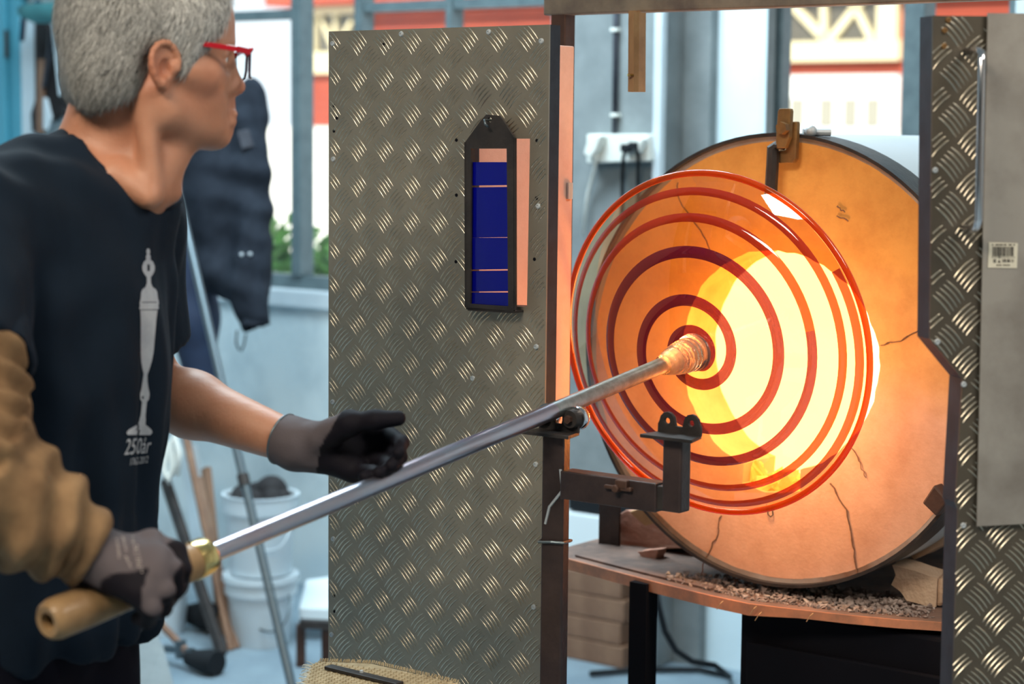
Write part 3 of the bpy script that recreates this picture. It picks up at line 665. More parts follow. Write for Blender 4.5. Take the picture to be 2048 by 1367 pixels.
# cross arm along the furnace front
a0 = U(1132, 966, sdep); a1 = a0 + LAX * 0.160; a2 = a0 + LAX * 0.196
mb = MB(); mb.bar(a0, a1, 0.030, 0.040); obj('cross_arm', mb, M['stand_steel'], stand, bevel=0.002)
mb = MB(); mb.bar(a1 - LAX * 0.05, a2, 0.024, 0.034); obj('inner_tube', mb, M['black_steel'], stand, bevel=0.002)
at = hit(1345, 868, a2, LAX); up1 = a2 - LAX * 0.013
zt_ = hit(1345, 874, up1, DAX).z
mb = MB(); mb.box((up1.x, up1.y, (up1.z - 0.017 + zt_) / 2), 0.030, 0.026, zt_ - up1.z + 0.017, LAX, DAX, UP); obj('upright', mb, M['stand_steel'], stand, bevel=0.003)
mb = MB(); wn = hit(1238, 975, a0 - DAX * 0.017, DAX); mb.box(wn, 0.045, 0.010, 0.006, LAX, DAX, UP); mb.box(wn + UP * 0.006 + LAX * 0.006, 0.02, 0.012, 0.012, LAX, DAX, UP); mb.tube([wn - DAX * 0.012, wn + DAX * 0.01], 0.006, 8); obj('wing_nut', mb, M['rust_steel'], stand, bevel=0.002)
mb = MB()
mb.tube([stx + UP * (a0.z + 0.02) + SL * 0.012 - SD * 0.0165, stx + UP * (a0.z - 0.01) + SL * 0.0155 - SD * 0.0165, stx + UP * (a0.z - 0.035) - SL * 0.004 - SD * 0.0155, stx + UP * (a0.z - 0.06) - SL * 0.010 - SD * 0.0145], 0.0022, 6); obj('weld_bead', mb, M['galv'], stand)
def lug(c, ax, ay, mname, rollers):
    # angle iron: base flange plus an upright flange with two drilled ears; c = middle of the base's underside
    mb = MB(); W_ = 0.041
    mb.prism([[c + ax * x + ay * y for x, y in ((-W_, -0.030), (W_, -0.030), (W_ - 0.010, 0.012), (-W_ + 0.006, 0.012))]], UP * 0.005)
    out = []
    for x, z in ((-0.034, 0.004), (0.034, 0.004), (0.034, 0.016)): out.append((x, z))
    for k in range(7): t = math.pi * k / 6; out.append((0.019 + 0.0125 * math.cos(t), 0.021 + 0.0125 * math.sin(t)))
    out += [(0.005, 0.015), (-0.005, 0.015)]
    for k in range(7): t = math.pi * k / 6; out.append((-0.019 + 0.0125 * math.cos(t), 0.021 + 0.0125 * math.sin(t)))
    out += [(-0.034, 0.016)]
    holes = [[(sx * 0.019 + 0.0042 * math.cos(2 * math.pi * k / 12), 0.021 + 0.0042 * math.sin(2 * math.pi * k / 12)) for k in range(12)] for sx in (-1, 1)]
    yb_ = 0.004
    mb.prism([[c + ax * x + ay * yb_ + UP * z for x, z in L_] for L_ in [out] + holes], ay * 0.005)
    o = obj('roller_bracket', mb, M[mname], stand, bevel=0.0008)
    if rollers:
        for sx in (-1, 1):
            rc = c + ax * (sx * 0.0245) + UP * 0.024
            mb = MB(); mb.lathe([(0.004, 0.009), (0.0165, 0.009), (0.0172, 0.011), (0.0172, 0.021), (0.0165, 0.023), (0.004, 0.023)], rc, ay, 28, closed=True); r_ = obj('roller', mb, M['chrome'], stand, smooth='auto')
            mb = MB(); mb.lathe([(0, -0.004), (0.0125, -0.004), (0.0135, 0.0), (0.0135, 0.0088), (0, 0.0088)], rc, ay, 20); obj('bearing_cap', mb, M['black_steel'], r_, smooth='auto')
            mb = MB(); mb.lathe([(0, -0.010), (0.006, -0.010), (0.006, -0.004), (0, -0.004)], rc, ay, 6); obj('nut', mb, M['rust_steel'], r_)
pax_h = Vector((PAX.x, PAX.y, 0)).normalized(); side = Vector((pax_h.y, -pax_h.x, 0))
tc_ = Vector((st0.x, st0.y, st0.z)); lug(tc_, side, pax_h, 'black_steel', True)
lug(Vector((up1.x, up1.y, zt_)), side, pax_h, 'black_steel', False)

# ================================================================== HEAT SHIELD (left) with tread plate
HN = -DAX
hr = U(1091, 683, 2.86); hr0 = Vector((hr.x, hr.y, 0))
def hs(px, py, off=0.0): return hit(px, py, hr0 + HN * off, DAX)
hl = hs(657, 683); HW = (hr0 - Vector((hl.x, hl.y, 0))).dot(LAX)
ZTOP = hs(875, 56).z
def HP(u, z, off=0.0): return hr0 - LAX * u + UP * z + HN * off     # u runs left from the right edge
def hu(px, py): p = hs(px, py); return (hr0 - p).dot(LAX), p.z
shield = thing('heat_shield', 'standing heat shield panel of embossed tread plate with a viewing opening', 'heat shield', HP(HW / 2, 0))
uo = [hu(1060, 277), hu(1054, 613), hu(936, 609), hu(936, 277)]
ou0, ou1 = uo[0][0], uo[2][0]; oz0, oz1 = uo[1][1], uo[0][1]
ZB = 0.05
hole = [HP(*uo[0]), HP(*uo[1]), HP(*uo[2]), HP(*uo[3])]
mb = MB(); mb.prism([[HP(0, ZB), HP(0, ZTOP), HP(HW, ZTOP), HP(HW, ZB)], hole], DAX * 0.003); obj('tread_sheet', mb, M['tread'], shield)
mb = MB(); holeb = [p + DAX * 0.003 for p in hole]
mb.prism([[HP(0, ZB, -.003), HP(0, ZTOP, -.003), HP(HW, ZTOP, -.003), HP(HW, ZB, -.003)], holeb], DAX * 0.024); obj('panel_core', mb, M['edge_steel'], shield)
# two feet
for u in (0.06, HW - 0.06):
    mb = MB(); mb.box(HP(u, ZB / 2, -0.015), 0.04, 0.30, ZB, LAX, DAX, UP); obj('foot', mb, M['black_steel'], shield, bevel=0.003)
def ridge_field(mb, fn, u0, u1, z0, z1, ou, oz, pitch, inside, flip):
    """raised tread bars on a lattice; fn(u, z, h) -> world, u to the right"""
    i0 = int((u0 - ou) / pitch * 2) - 2; i1 = int((u1 - ou) / pitch * 2) + 2
    j0 = int((z0 - oz) / pitch * 2) - 2; j1 = int((z1 - oz) / pitch * 2) + 2
    q2 = 1 / math.sqrt(2); Lh = pitch * 0.315; sp = pitch * 0.118; w = pitch * 0.026; hmax = 0.0016
    for i in range(i0, i1 + 1):
        for j in range(j0, j1 + 1):
            if (i + j) % 2: continue
            par = (i % 2) == 0
            cu, cz = ou + i * pitch / 2, oz + j * pitch / 2
            d = (q2, -q2) if par else (q2, q2)
            e = (q2, q2) if par else (-q2, q2)
            for k in (-2, -1, 0, 1, 2):
                bu, bz = cu + e[0] * k * sp, cz + e[1] * k * sp
                if not (inside(bu - d[0] * Lh, bz - d[1] * Lh) and inside(bu + d[0] * Lh, bz + d[1] * Lh) and inside(bu, bz)):
                    # trimmed by the sheet's edge: keep the half that lies inside
                    if inside(bu, bz): ts = [t for t in np.linspace(-1, 1, 9) if inside(bu + d[0] * Lh * t, bz + d[1] * Lh * t)]
                    else: continue
                    ta, tb = min(ts), max(ts)
                    if tb - ta < 0.5: continue
                else: ta, tb = -1, 1
                vs = []; fs = []; ns = 7
                for a in range(ns):
                    t = ta + (tb - ta) * a / (ns - 1); env = max(0.0, 1 - t * t) ** 0.6; bow = 0.10 * Lh * (1 - t * t)
                    mu, mz = bu + d[0] * Lh * t + e[0] * bow, bz + d[1] * Lh * t + e[1] * bow
                    for x, h in ((-1, 0), (-0.6, 0.62), (0, 1), (0.6, 0.62), (1, 0)):
                        ww_ = w * (0.25 + 0.75 * env)
                        vs.append(fn(mu + e[0] * x * ww_, mz + e[1] * x * ww_, h * hmax * env))
                for a in range(ns - 1):
                    for b in range(4): fs.append((a * 5 + b, a * 5 + b + 1, a * 5 + b + 6, a * 5 + b + 5))
                if flip: fs = [f[::-1] for f in fs]
                mb.add(vs, fs)
p_a = hu(713, 84); p_b = hu(713, 84 + 70.76 * 4); pitch = (p_a[1] - p_b[1]) / 4
def ins_h(u, z):   # u measured right from the right edge, negative
    u = -u
    if not (0.0015 < u < HW - 0.0015 and ZB < z < ZTOP - 0.001): return False
    return not (ou0 - 0.001 < u < ou1 + 0.001 and oz0 - 0.001 < z < oz1 + 0.001)
mb = MB(); ridge_field(mb, lambda u, z, h: HP(-u, z, h), -HW, 0, ZB, ZTOP, -p_a[0], p_a[1], pitch, ins_h, False)
stuff(obj('tread_ridges', mb, M['ridge'], shield, smooth=True, fix=False))
for px, py in ((666, 87), (803, 68), (978, 64), (1083, 82), (667, 318), (1077, 412), (666, 803), (667, 1077), (1073, 693), (946, 756), (1072, 928), (1068, 1213), (664, 1268)):
    c = hs(px, py); mb = MB(); mb.lathe([(0, -0.0012), (0.0018, -0.0016), (0.0019, -0.0026), (0.0036, -0.0022), (0.0042, 0.0)], c, DAX, 14); obj('rivet', mb, M['galv'], shield, smooth='auto')
for px, py in ((767, 89), (913, 280), (1074, 281), (668, 211), (674, 236), (668, 262), (913, 390), (912, 523), (1073, 396), (1069, 518), (668, 1191), (669, 1222)):
    c = hs(px, py); mb = MB(); mb.lathe([(0, -0.0006), (0.0026, -0.0006), (0.0026, 0.0)], c, DAX, 10); obj('drill_hole', mb, M['near_black'], shield)
# lining board standing behind the opening, running back to the gantry post
lp0 = HP(ou1 + 0.022, 0, -0.032); Llen = 0.265
mb = MB(); lz1 = hit(1112, 90, lp0, LAX).z
mb.box(lp0 + DAX * (Llen / 2) - LAX * 0.012 + UP * ((lz1 + 0.35) / 2), 0.024, Llen, lz1 - 0.35, LAX, DAX, UP); obj('side_lining', mb, M['lining'], shield, bevel=0.002)
mb = MB(); mb.box(lp0 + DAX * (Llen - 0.012) + LAX * 0.003 + UP * hit(1112, 382, lp0, LAX).z, 0.004, 0.012, 0.026, LAX, DAX, UP); obj('lining_clip', mb, M['galv'], shield)

# cobalt glass viewing filter hung over the opening
FO = 0.022
def ff(px, py, off=FO): return hs(px, py, off)
filt = thing('viewing_filter', 'black steel hanging frame with cobalt blue glass panes on the shield', 'glass filter', ff(980, 626))
outer = [ff(x, y) for x, y in ((930, 284), (962, 240), (972, 229), (998, 231), (1004, 237), (1028, 275), (1029, 618), (1024, 626), (936, 621), (931, 612))]
inner = [ff(x, y) for x, y in ((942, 297), (1013, 297), (1016, 612), (940, 607))]
hk = ff(979, 240); hkc = [hk + LAX * (0.004 * math.cos(2 * math.pi * k / 12)) + UP * (0.004 * math.sin(2 * math.pi * k / 12)) for k in range(12)]
mb = MB(); mb.prism([outer, inner, hkc], DAX * 0.004); 
fr_ = obj('filter_frame', mb, M['black_steel'], filt, bevel=0.0008)
mb = MB()
for (xa, ya), (xb, yb) in (((930, 284), (931, 614)), ((1028.5, 276), (1029, 620)), ((932, 616), (1029, 624))):
    a, b = ff(xa, ya), ff(xb, yb); dd_ = 0.004 if xa == 1028.5 else 0.022
    mb.bar(a + DAX * dd_ / 2, b + DAX * dd_ / 2, dd_ if xa != 932 else 0.003, 0.003 if xa != 932 else 0.022, up=LAX if xa != 932 else DAX)
obj('frame_flange', mb, M['black_steel'], fr_)
mb = MB(); mb.tube([hk + DAX * 0.02, hk - DAX * 0.012, hk - DAX * 0.014 - UP * 0.006 + LAX * 0.003, hk - DAX * 0.010 - UP * 0.010 + LAX * 0.006], 0.0018, 8); obj('hook', mb, M['grey_steel'], filt, smooth=True)
for k, (ya, yb) in enumerate(((324, 370), (373.5, 474), (475, 538), (540.5, 582), (584.5, 613))):
    o_ = FO - 0.006 - 0.0012 * (k % 2)
    mb = MB(); mb.prism([[ff(939, ya + 1.2 * (k % 2), o_), ff(1017, ya, o_), ff(1017, yb, o_), ff(939, yb + 0.8, o_)]], DAX * 0.003); obj('glass_pane', mb, M['blue_glass'], filt)

# ================================================================== RIGHT FURNACE DOOR
DY = math.radians(11.5); DL = Vector((math.cos(DY), math.sin(DY), 0)); DN = Vector((math.sin(DY), -math.cos(DY), 0))
dr = U(1864, 400, 2.40); dr0 = Vector((dr.x, dr.y, 0))
def dh(px, py, off=0.0): return hit(px, py, dr0 + DN * off, DN)
door = thing('furnace_door', 'right hand furnace door of tread plate with chrome handle and notched edge', 'door', dh(1990, 1360) * 1.0 - UP * dh(1990, 1360).z)
zl = 0.35
dpts = [(1866, 31), (1860, 678), (1925, 757), (1911, 1005), (1916, 1018), (1905, 1400)]
poly = [dh(*p) for p in dpts]; endp = dh(1905, 1400); poly.append(Vector((endp.x - 0.003, endp.y, zl)))
rx = dh(2290, 30); poly += [Vector((rx.x, rx.y, zl)), Vector((rx.x, rx.y, poly[0].z + 0.004))]
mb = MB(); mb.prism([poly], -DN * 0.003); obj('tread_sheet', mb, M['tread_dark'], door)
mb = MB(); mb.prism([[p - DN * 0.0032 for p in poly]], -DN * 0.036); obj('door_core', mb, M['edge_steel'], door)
for u in (0.05, 0.20):
    c = Vector((endp.x, endp.y, 0)) + DL * u - DN * 0.02
    mb = MB(); mb.box(c + UP * (zl / 2), 0.03, 0.03, zl, DL, DN, UP); obj('leg', mb, M['black_steel'], door)
du = lambda p: ((p - dr0).dot(DL), p.z)
poly2 = [du(p) for p in poly]
def inpoly(x, y, P):
    c = False; j = len(P) - 1
    for i in range(len(P)):
        if (P[i][1] > y) != (P[j][1] > y) and x < (P[j][0] - P[i][0]) * (y - P[i][1]) / (P[j][1] - P[i][1]) + P[i][0]: c = not c
        j = i
    return c
pa_ = du(dh(1912, 150)); pb_ = du(dh(1912, 150 + 89.2 * 4)); pit2 = (pa_[1] - pb_[1]) / 4
mb = MB(); ridge_field(mb, lambda u, z, h: dr0 + DL * u + UP * z + DN * h, -0.02, 0.26, zl, poly2[0][1], pa_[0] + 0 * pit2, pa_[1], pit2, lambda u, z: inpoly(u, z, poly2), False)
RIDGE_DOOR = stuff(obj('tread_ridges', mb, M['ridge'], door, smooth=True, fix=False))
for px, py in ((1896, 40), (1889, 61), (1888, 92), (1870, 340), (1874, 683), (1927, 768), (1926, 1050)):
    c = dh(px, py); mb = MB(); mb.lathe([(0, 0.0012), (0.0018, 0.0016), (0.0019, 0.0026), (0.0032, 0.0022), (0.0036, 0.0)], c, DN, 14); obj('rivet', mb, M['bracket'] if py < 100 else M['galv'], door, smooth='auto')
cov = [dh(1976, 26, 0.006), dh(1954, 1052, 0.006)]
cr_ = dh(2290, 26, 0.006); cv = [cov[0], cov[1], Vector((cr_.x, cr_.y, cov[1].z + 0.004)), Vector((cr_.x, cr_.y, cov[0].z + 0.003))]
mb = MB(); mb.prism([cv], -DN * 0.0025); cs = obj('cover_sheet', mb, M['grey_sheet'], door)
def dq(mb, x0, y0, x1, y1, off=0.0072): mb.prism([[dh(x0, y0, off), dh(x1, y0, off), dh(x1, y1, off), dh(x0, y1, off)]], -DN * 0.0004)
mb = MB(); mb.prism([[dh(1978, 484, 0.0068), dh(2036, 486, 0.0068), dh(2034, 536, 0.0068), dh(1976, 535, 0.0068)]], -DN * 0.0006); sk = obj('barcode_sticker', mb, M['sticker'], door)
mb = MB(); x = 1985.5
while x < 2028:
    w_ = random.choice((0.7, 0.7, 1.3, 2.0)); dq(mb, x, 493, x + w_, 512 if not 1998 < x < 2000 else 516); x += w_ + random.choice((0.7, 1.0, 1.6))
for x0, x1 in ((1984, 1987), (1991, 1998), (1999, 2006), (2008, 2013), (2017, 2024), (2027, 2030)): dq(mb, x0, 488, x1, 490.5)
for x in range(1984, 2029, 4): dq(mb, x, 513.5, x + 1.8, 515)
for x0, x1 in ((1987, 1989), (1990, 1992)): dq(mb, x0, 518, x1, 525)
mb.prism([[dh(1995.5, 525, 0.0072), dh(2001.5, 525, 0.0072), dh(1998.5, 519, 0.0072)]], -DN * 0.0004)
for x0, x1 in ((2005, 2006.5), (2008, 2012), (2014, 2016.5), (2017.5, 2020), (2023, 2024), (2026, 2027)): dq(mb, x0, 518, x1, 524)
for x0, x1 in ((1993, 1997), (1998, 2003), (2006, 2009), (2010, 2014), (2015, 2020)): dq(mb, x0, 529, x1, 531)
stuff(obj('print', mb, M['ink'], sk, fix=False))
h0, h1 = dh(1932, 103), dh(1925, 456)
ho = 0.045
mb = MB(); mb.tube([h0 - DN * 0.002, h0 + DN * (ho - 0.012), h0 + DN * (ho - 0.004) + DL * 0.002 - UP * 0.004, h0 + DN * ho - UP * 0.013, (h0 + h1) / 2 + DN * ho, h1 + DN * ho + UP * 0.013, h1 + DN * (ho - 0.004) + UP * 0.004, h1 + DN * (ho - 0.012), h1 - DN * 0.002], 0.0048, 14); obj('handle', mb, M['chrome'], door, smooth=True)
mb = MB()
for h in (h0, h1): mb.lathe([(0, 0.0), (0.010, 0.0), (0.009, 0.006), (0, 0.006)], h, DN, 16)

# ================================================================== BACKGROUND THINGS
def bucket(c, h, rb, rt, label, dark=None, lid=False, bail=True, group=None):
    t = thing('bucket', label, 'bucket', c, group)
    prof = [(0, 0.004), (rb - 0.002, 0.0), (rb, 0.006), (rt - 0.006, h - 0.055), (rt + 0.002, h - 0.052), (rt + 0.003, h - 0.006), (rt + 0.006, h - 0.004), (rt + 0.006, h), (rt - 0.003, h), (rt - 0.005, h - 0.01), (rb - 0.004, 0.01), (0, 0.01)]
    mb = MB(); mb.lathe(prof, c, UP, 40); obj('bucket_body', mb, M['plastic_white'], t, smooth='auto')
    if lid:
        mb = MB(); mb.lathe([(0, h + 0.002), (rt - 0.01, h + 0.002), (rt + 0.008, h + 0.006), (rt + 0.009, h - 0.012), (rt + 0.0065, h - 0.012), (rt + 0.0065, h)], c, UP, 40); obj('lid', mb, M['plastic_white'], t, smooth='auto')
    if bail:
        d0 = math.radians(200); mb = MB(); vx = Vector((math.cos(d0 + 1.57), math.sin(d0 + 1.57), 0)); vo = Vector((0.25, -0.97, 0)).normalized()
        pts = [Vector(c) + UP * (h - 0.045) + LAX * (rt + 0.009) * math.cos(a) + (vo * 0.5 - UP * 0.86) * (rt + 0.012) * math.sin(a) * 1.0 + vo * 0.05 * math.sin(a) for a in np.linspace(0, math.pi, 21)]
        mb.tube(pts, 0.003, 8); obj('bail', mb, M['plastic_white'] if bail == 'w' else M['grey_steel'], t, smooth=True)
    return t
bc_ = onz(522, 1284, 0.0)
bucket(bc_, 0.205, 0.086, 0.104, 'lower white bucket with lid standing on the floor by the wall', lid=True)
b2 = bc_ + UP * 0.213
bucket(b2, 0.235, 0.090, 0.108, 'upper white bucket holding black cloth, stacked on the lower one', bail='w')
mb = MB(); c = b2 + UP * 0.215
for k in range(14):
    a = k * 0.9; mb.sphere(c + Vector((0.062 * math.cos(a), 0.062 * math.sin(a), 0.008 * math.sin(k * 2.3))), 0.036, 8, 6)
mb.sphere(c + Vector((0.03, 0.02, 0.02)), 0.05, 10, 8)
tag(obj('cloth_bundle', mb, M['black_cloth'], fix=False, smooth=True), 'black cloth bundle stuffed in the upper white bucket', 'cloth')
bucket(onz(318, 1262, 0.0), 0.19, 0.080, 0.094, 'pale bucket behind the gripping glove', bail=False)

def leaning_rod(px0, py0, d0, px1, py1, d1, r, m, name, label, cat, ends=None):
    a, b = U(px0, py0, d0), U(px1, py1, d1)
    mb = MB(); mb.tube([a, a.lerp(b, 0.5), b], [r, r, r * 0.95], 12); o = obj(name, mb, m, smooth='auto'); return tag(o, label, cat)
def to_floor(px, py, px2, py2):     # the floor point that a line of the photo reaches
    return onz(px2, py2, 0.0)
g0 = onz(590, 1405, 0.0)
mb = MB(); ta = U(342, 325, 5.72); mb.tube([g0 + UP * 0.01, g0.lerp(ta, 0.5), ta], [0.0125, 0.0125, 0.0115], 12); ir = thing('steel_iron', 'long dark steel iron leaning to the wall in front of the buckets', 'iron rod', g0); obj('shaft', mb, M['grey_steel'], ir, smooth='auto')
mb = MB(); mb.tube([g0.lerp(ta, 0.38), g0.lerp(ta, 0.40)], 0.017, 12); obj('collar', mb, M['black_steel'], ir, smooth='auto')
for (x0, y0, x1, y1, r, m, lab) in ((372, 872, 462, 1300, 0.012, 'brown_wood', 'brown wooden rod leaning left of the white buckets'),
                                    (398, 955, 474, 1296, 0.011, 'brown_wood', 'shorter brown rod leaning nearest the white buckets')):
    f_ = onz(x1, y1, 0.0); t_ = U(x0, y0, 6.0); mb = MB(); mb.tube([f_, f_.lerp(t_, 0.55), f_.lerp(t_, 0.56), t_], [r * 0.9, r * 0.9, r, r], 10); tag(obj('wooden_rod', mb, M[m], smooth='auto'), lab, 'rod')
def plank(x0, y0, x1, y1, w, th, m, name, lab, cat, dtop=6.0):
    f_ = onz(x1, y1, 0.0); t_ = U(x0, y0, dtop); mb = MB(); mb.bar(f_, t_, w, th, up=DAX); o = obj(name, mb, m, bevel=0.003); return tag(o, lab, cat)
plank(330, 958, 445, 1310, 0.034, 0.020, M['black_steel'], 'flat_bar', 'black flat bar leaning beside the brown rods', 'bar')
plank(378, 905, 430, 1262, 0.085, 0.02, M['white_board'], 'grey_board', 'narrow pale grey board leaning behind the brown rods', 'board', 6.42)
plank(412, 935, 446, 1270, 0.03, 0.02, M['brown_wood'], 'wood_lath', 'thin brown lath leaning behind the shorter rod', 'lath', 6.1)
mb = MB(); mb.tube([U(x, y, 5.9) for x, y in ((322, 865), (330, 900), (327, 940), (338, 962), (346, 930), (340, 890), (350, 872), (358, 905), (352, 950))], 0.011, 10)
tag(obj('white_hose', mb, M['old_plastic'], smooth=True), 'looped white hose hanging over the leaning bars', 'hose')
# floor tools at the lower left
f_ = onz(392, 1342, 0.0); t_ = U(292, 1216, 5.6)
ft = thing('floor_scraper', 'black padded floor tool with brown rod handle lying on the floor', 'floor tool', f_)
mb = MB(); mb.tube([f_ + UP * 0.03, t_], 0.011, 10); obj('rod', mb, M['brown_wood'], ft, smooth='auto')
mb = MB(); c = f_.lerp(t_, 0.3); mb.bar(c - LAX * 0.07, c + LAX * 0.05 + UP * 0.01, 0.018, 0.018); mb.tube([c - UP * 0.015, c + UP * 0.035], 0.016, 10); obj('clamp', mb, M['grey_steel'], ft, smooth='auto')
mb = MB(); mb.tube([f_ + UP * 0.034 - LAX * 0.03, f_ + UP * 0.036 + LAX * 0.05, f_ + UP * 0.038 + LAX * 0.085], [0.022, 0.036, 0.034], 16); obj('pad', mb, M['rubber'], ft, smooth='auto')
c = onz(408, 1262, 0.0)
mb = MB(); mb.tube([c + UP * 0.045 - LAX * 0.06, c + UP * 0.05, c + UP * 0.048 + LAX * 0.05], [0.03, 0.045, 0.04], 16); tag(obj('foam_roll', mb, M['rubber'], smooth=True), 'black foam roll on the floor behind the padded tool', 'foam roll')
c = onz(292, 1420, 0.0); c1 = U(278, 1245, depth_of(c) + 0.15); c2 = U(330, 1330, depth_of(c))
mb = MB(); mb.prism([[onz(258, 1440, 0.0), onz(352, 1425, 0.0), onz(318, 1300, 0.10), onz(290, 1246, 0.16), onz(262, 1250, 0.16)]], (DAX + UP * 0.3).normalized() * 0.02)
tag(obj('pale_board', mb, M['pillar'], bevel=0.004), 'pale grey board propped low beside the man trousers', 'board')
# paper heap, dark iron stand left of the shield
c = onz(632, 1262, 0.0)
mb = MB(); mb.prism([[onz(598, 1248, 0.05), onz(700, 1250, 0.05), onz(700, 1178, 0.10), onz(612, 1190, 0.09)]], UP * 0.05); tag(obj('paper_stack', mb, M['paper'], bevel=0.004), 'white paper stack low on the floor left of the shield', 'paper')
ai = onz(655, 1330, 0.0); at_ = thing('iron_trestle', 'dark brown iron trestle just left of the shield', 'trestle', ai)
zt1 = 0.10
mb = MB(); mb.box(ai + UP * 0.055 + LAX * 0.01, 0.035, 0.035, 0.11, LAX, DAX, UP); obj('leg', mb, M['rust_steel'], at_)
mb = MB(); mb.bar(onz(600, 1246, 0.13), ai + UP * 0.125 + LAX * 0.06, 0.03, 0.022); obj('top_bar', mb, M['black_steel'], at_)
mb = MB(); q_ = onz(602, 1248, 0.12); mb.box((q_.x, q_.y, 0.06), 0.025, 0.025, 0.12); obj('leg', mb, M['rust_steel'], at_)
# things behind the stand and below the table
k0 = onz(1200, 1338, 0.0)
for k in range(4):
    mb = MB(); mb.box(k0 - LAX * (0.10 + 0.01 * (k % 2)) + DAX * 0.14 + UP * (0.032 + 0.066 * k), 0.30, 0.20, 0.064, LAX, DAX, UP)
    tag(obj('wood_block', mb, M['brown_wood'], bevel=0.004), ['lowest', 'second lowest', 'third', 'topmost'][k] + ' brown wood block in the stack behind the stand', 'wood block', 'wood blocks stacked behind the stand')
mb = MB(); mb.box(k0 - LAX * 0.06 + DAX * 0.14 + UP * 0.345, 0.24, 0.18, 0.158, LAX, DAX, UP); tag(obj('white_carton', mb, M['paper'], bevel=0.004), 'white carton on top of the brown wood blocks', 'carton')
mb = MB(); mb.box(k0 - LAX * 0.05 + DAX * 0.14 + UP * 0.457, 0.23, 0.16, 0.062, LAX, DAX, UP); tag(obj('toolbox', mb, M['rubber'], bevel=0.012), 'low black toolbox on the white carton', 'toolbox')
mb = MB(); mb.tube([U(x, y, 4.9) for x, y in ((1312, 1175), (1318, 1215), (1330, 1262), (1352, 1300), (1385, 1322), (1430, 1330))] + [onz(1460, 1352, 0.01), onz(1400, 1338, 0.012), onz(1280, 1338, 0.012), onz(1180, 1346, 0.012)], 0.008, 10)
tag(obj('gas_hose', mb, M['rubber'], smooth=True), 'dark rubber hose looping down under the furnace table', 'hose')

# power outlet on the pillar
PE = -0.16
def pp(px, py, off=0.0): return hit(px, py, P0 + DAX * (PE - off), DAX)
ob = thing('power_outlet', 'off white outlet box on the grey pillar', 'outlet', pp(1250, 325))
mb = MB(); mb.prism([[pp(1192, 268), pp(1316, 268), pp(1318, 322), pp(1192, 326)]], -DAX * 0.05); obj('outlet_box', mb, M['old_plastic'], ob, bevel=0.006)
mb = MB(); mb.prism([[pp(1190, 272, .05), pp(1216, 270, .05), pp(1206, 300, .05), pp(1196, 316, .05), pp(1180, 308, .05)]], -DAX * 0.035); obj('flap', mb, M['old_plastic'], ob, bevel=0.006)
mb = MB(); mb.prism([[pp(1280, 274, .05), pp(1300, 276, .05), pp(1288, 306, .05), pp(1270, 300, .05)]], -DAX * 0.03); obj('flap', mb, M['old_plastic'], ob, bevel=0.006)
for xs, lab in (((1256, 296, 1247, 312, 1245, 345, 1244, 520), 'left black plug lead hanging from the outlet box'), ((1272, 292, 1276, 312, 1276, 350, 1278, 520), 'right black plug lead hanging from the outlet box')):
    pl_ = thing('plug_lead', lab, 'cable', pp(xs[0], xs[1], 0.09))
    mb = MB(); mb.box(pp(xs[0], xs[1], 0.07), 0.028, 0.04, 0.022, LAX, DAX, UP); obj('plug', mb, M['rubber'], pl_, bevel=0.004)
    mb = MB(); mb.tube([pp(xs[0], xs[1], 0.085), pp(xs[2], xs[3], 0.07), pp(xs[4], xs[5], 0.03), pp(xs[6], xs[7], 0.02)], 0.0055, 8); obj('cord', mb, M['rubber'], pl_, smooth=True)
cn = thing('cable_conduit', 'dark cable with pale clips running down the grey pillar', 'cable', pp(1230, 265))
mb = MB(); mb.tube([pp(1233, -60, .012), pp(1231, 120, .012), pp(1229, 268, .012)], 0.008, 10); obj('conduit', mb, M['edge_steel'], cn, smooth=True)
for y in (60, 230):
    mb = MB(); mb.box(pp(1231, y, .012), 0.022, 0.024, 0.010, LAX, DAX, UP); obj('clip', mb, M['old_plastic'], cn, bevel=0.002)
mb = MB(); mb.tube([pp(1194, 312, .07), pp(1188, 340, .04), pp(1176, 385, .02), pp(1166, 470, .02)], 0.005, 8); tag(obj('white_cable', mb, M['old_plastic'], smooth=True), 'thin white cable hanging from the left flap of the outlet', 'cable')

# left edge: cabinet and hanging things on the wall
ed = hit(40, 200, P0 - DAX * 0.045, DAX); ed = Vector((ed.x, ed.y, 0))
cb_ = thing('tall_cabinet', 'tall turquoise painted cabinet at the left edge', 'cabinet', ed - LAX * 0.2)
cw_ = (ed - P0).dot(LAX) + 1.69
mb = MB(); mb.box(ed - LAX * cw_ / 2 + DAX * 0.021 + UP * 1.1, cw_, 0.040, 2.2, LAX, DAX, UP); obj('cabinet_body', mb, M['blue_paint'], cb_, bevel=0.004)
dl_ = hit(21, 200, ed, DAX); wdr = (ed - Vector((dl_.x, dl_.y, 0))).dot(LAX); wd2 = cw_ - wdr - 0.016
mb = MB(); mb.box(ed - LAX * (wdr + 0.008 + wd2 / 2) - DAX * 0.010 + UP * 1.1, wd2, 0.018, 2.14, LAX, DAX, UP); d_ = obj('door', mb, M['blue_paint'], cb_, bevel=0.003)
mb = MB(); hz = hit(22, 88, ed, DAX).z; mb.tube([ed - LAX * (wdr + 0.004) - DAX * 0.012 + UP * (hz - 0.05), ed - LAX * (wdr + 0.004) - DAX * 0.012 + UP * (hz + 0.05)], 0.008, 10); obj('hinge', mb, M['black_steel'], cb_, smooth='auto')
WE = -0.04
def wp(px, py, off=0.04): return hit(px, py, P0 + DAX * (-off), DAX)
rl = thing('hanging_rail', 'dark rail on the wall above the hanging straps', 'rail', wp(100, -30))
mb = MB(); mb.bar(wp(30, -28, .05), wp(190, -28, .05), 0.03, 0.03); obj('rail_bar', mb, M['black_steel'], rl, bevel=0.003)
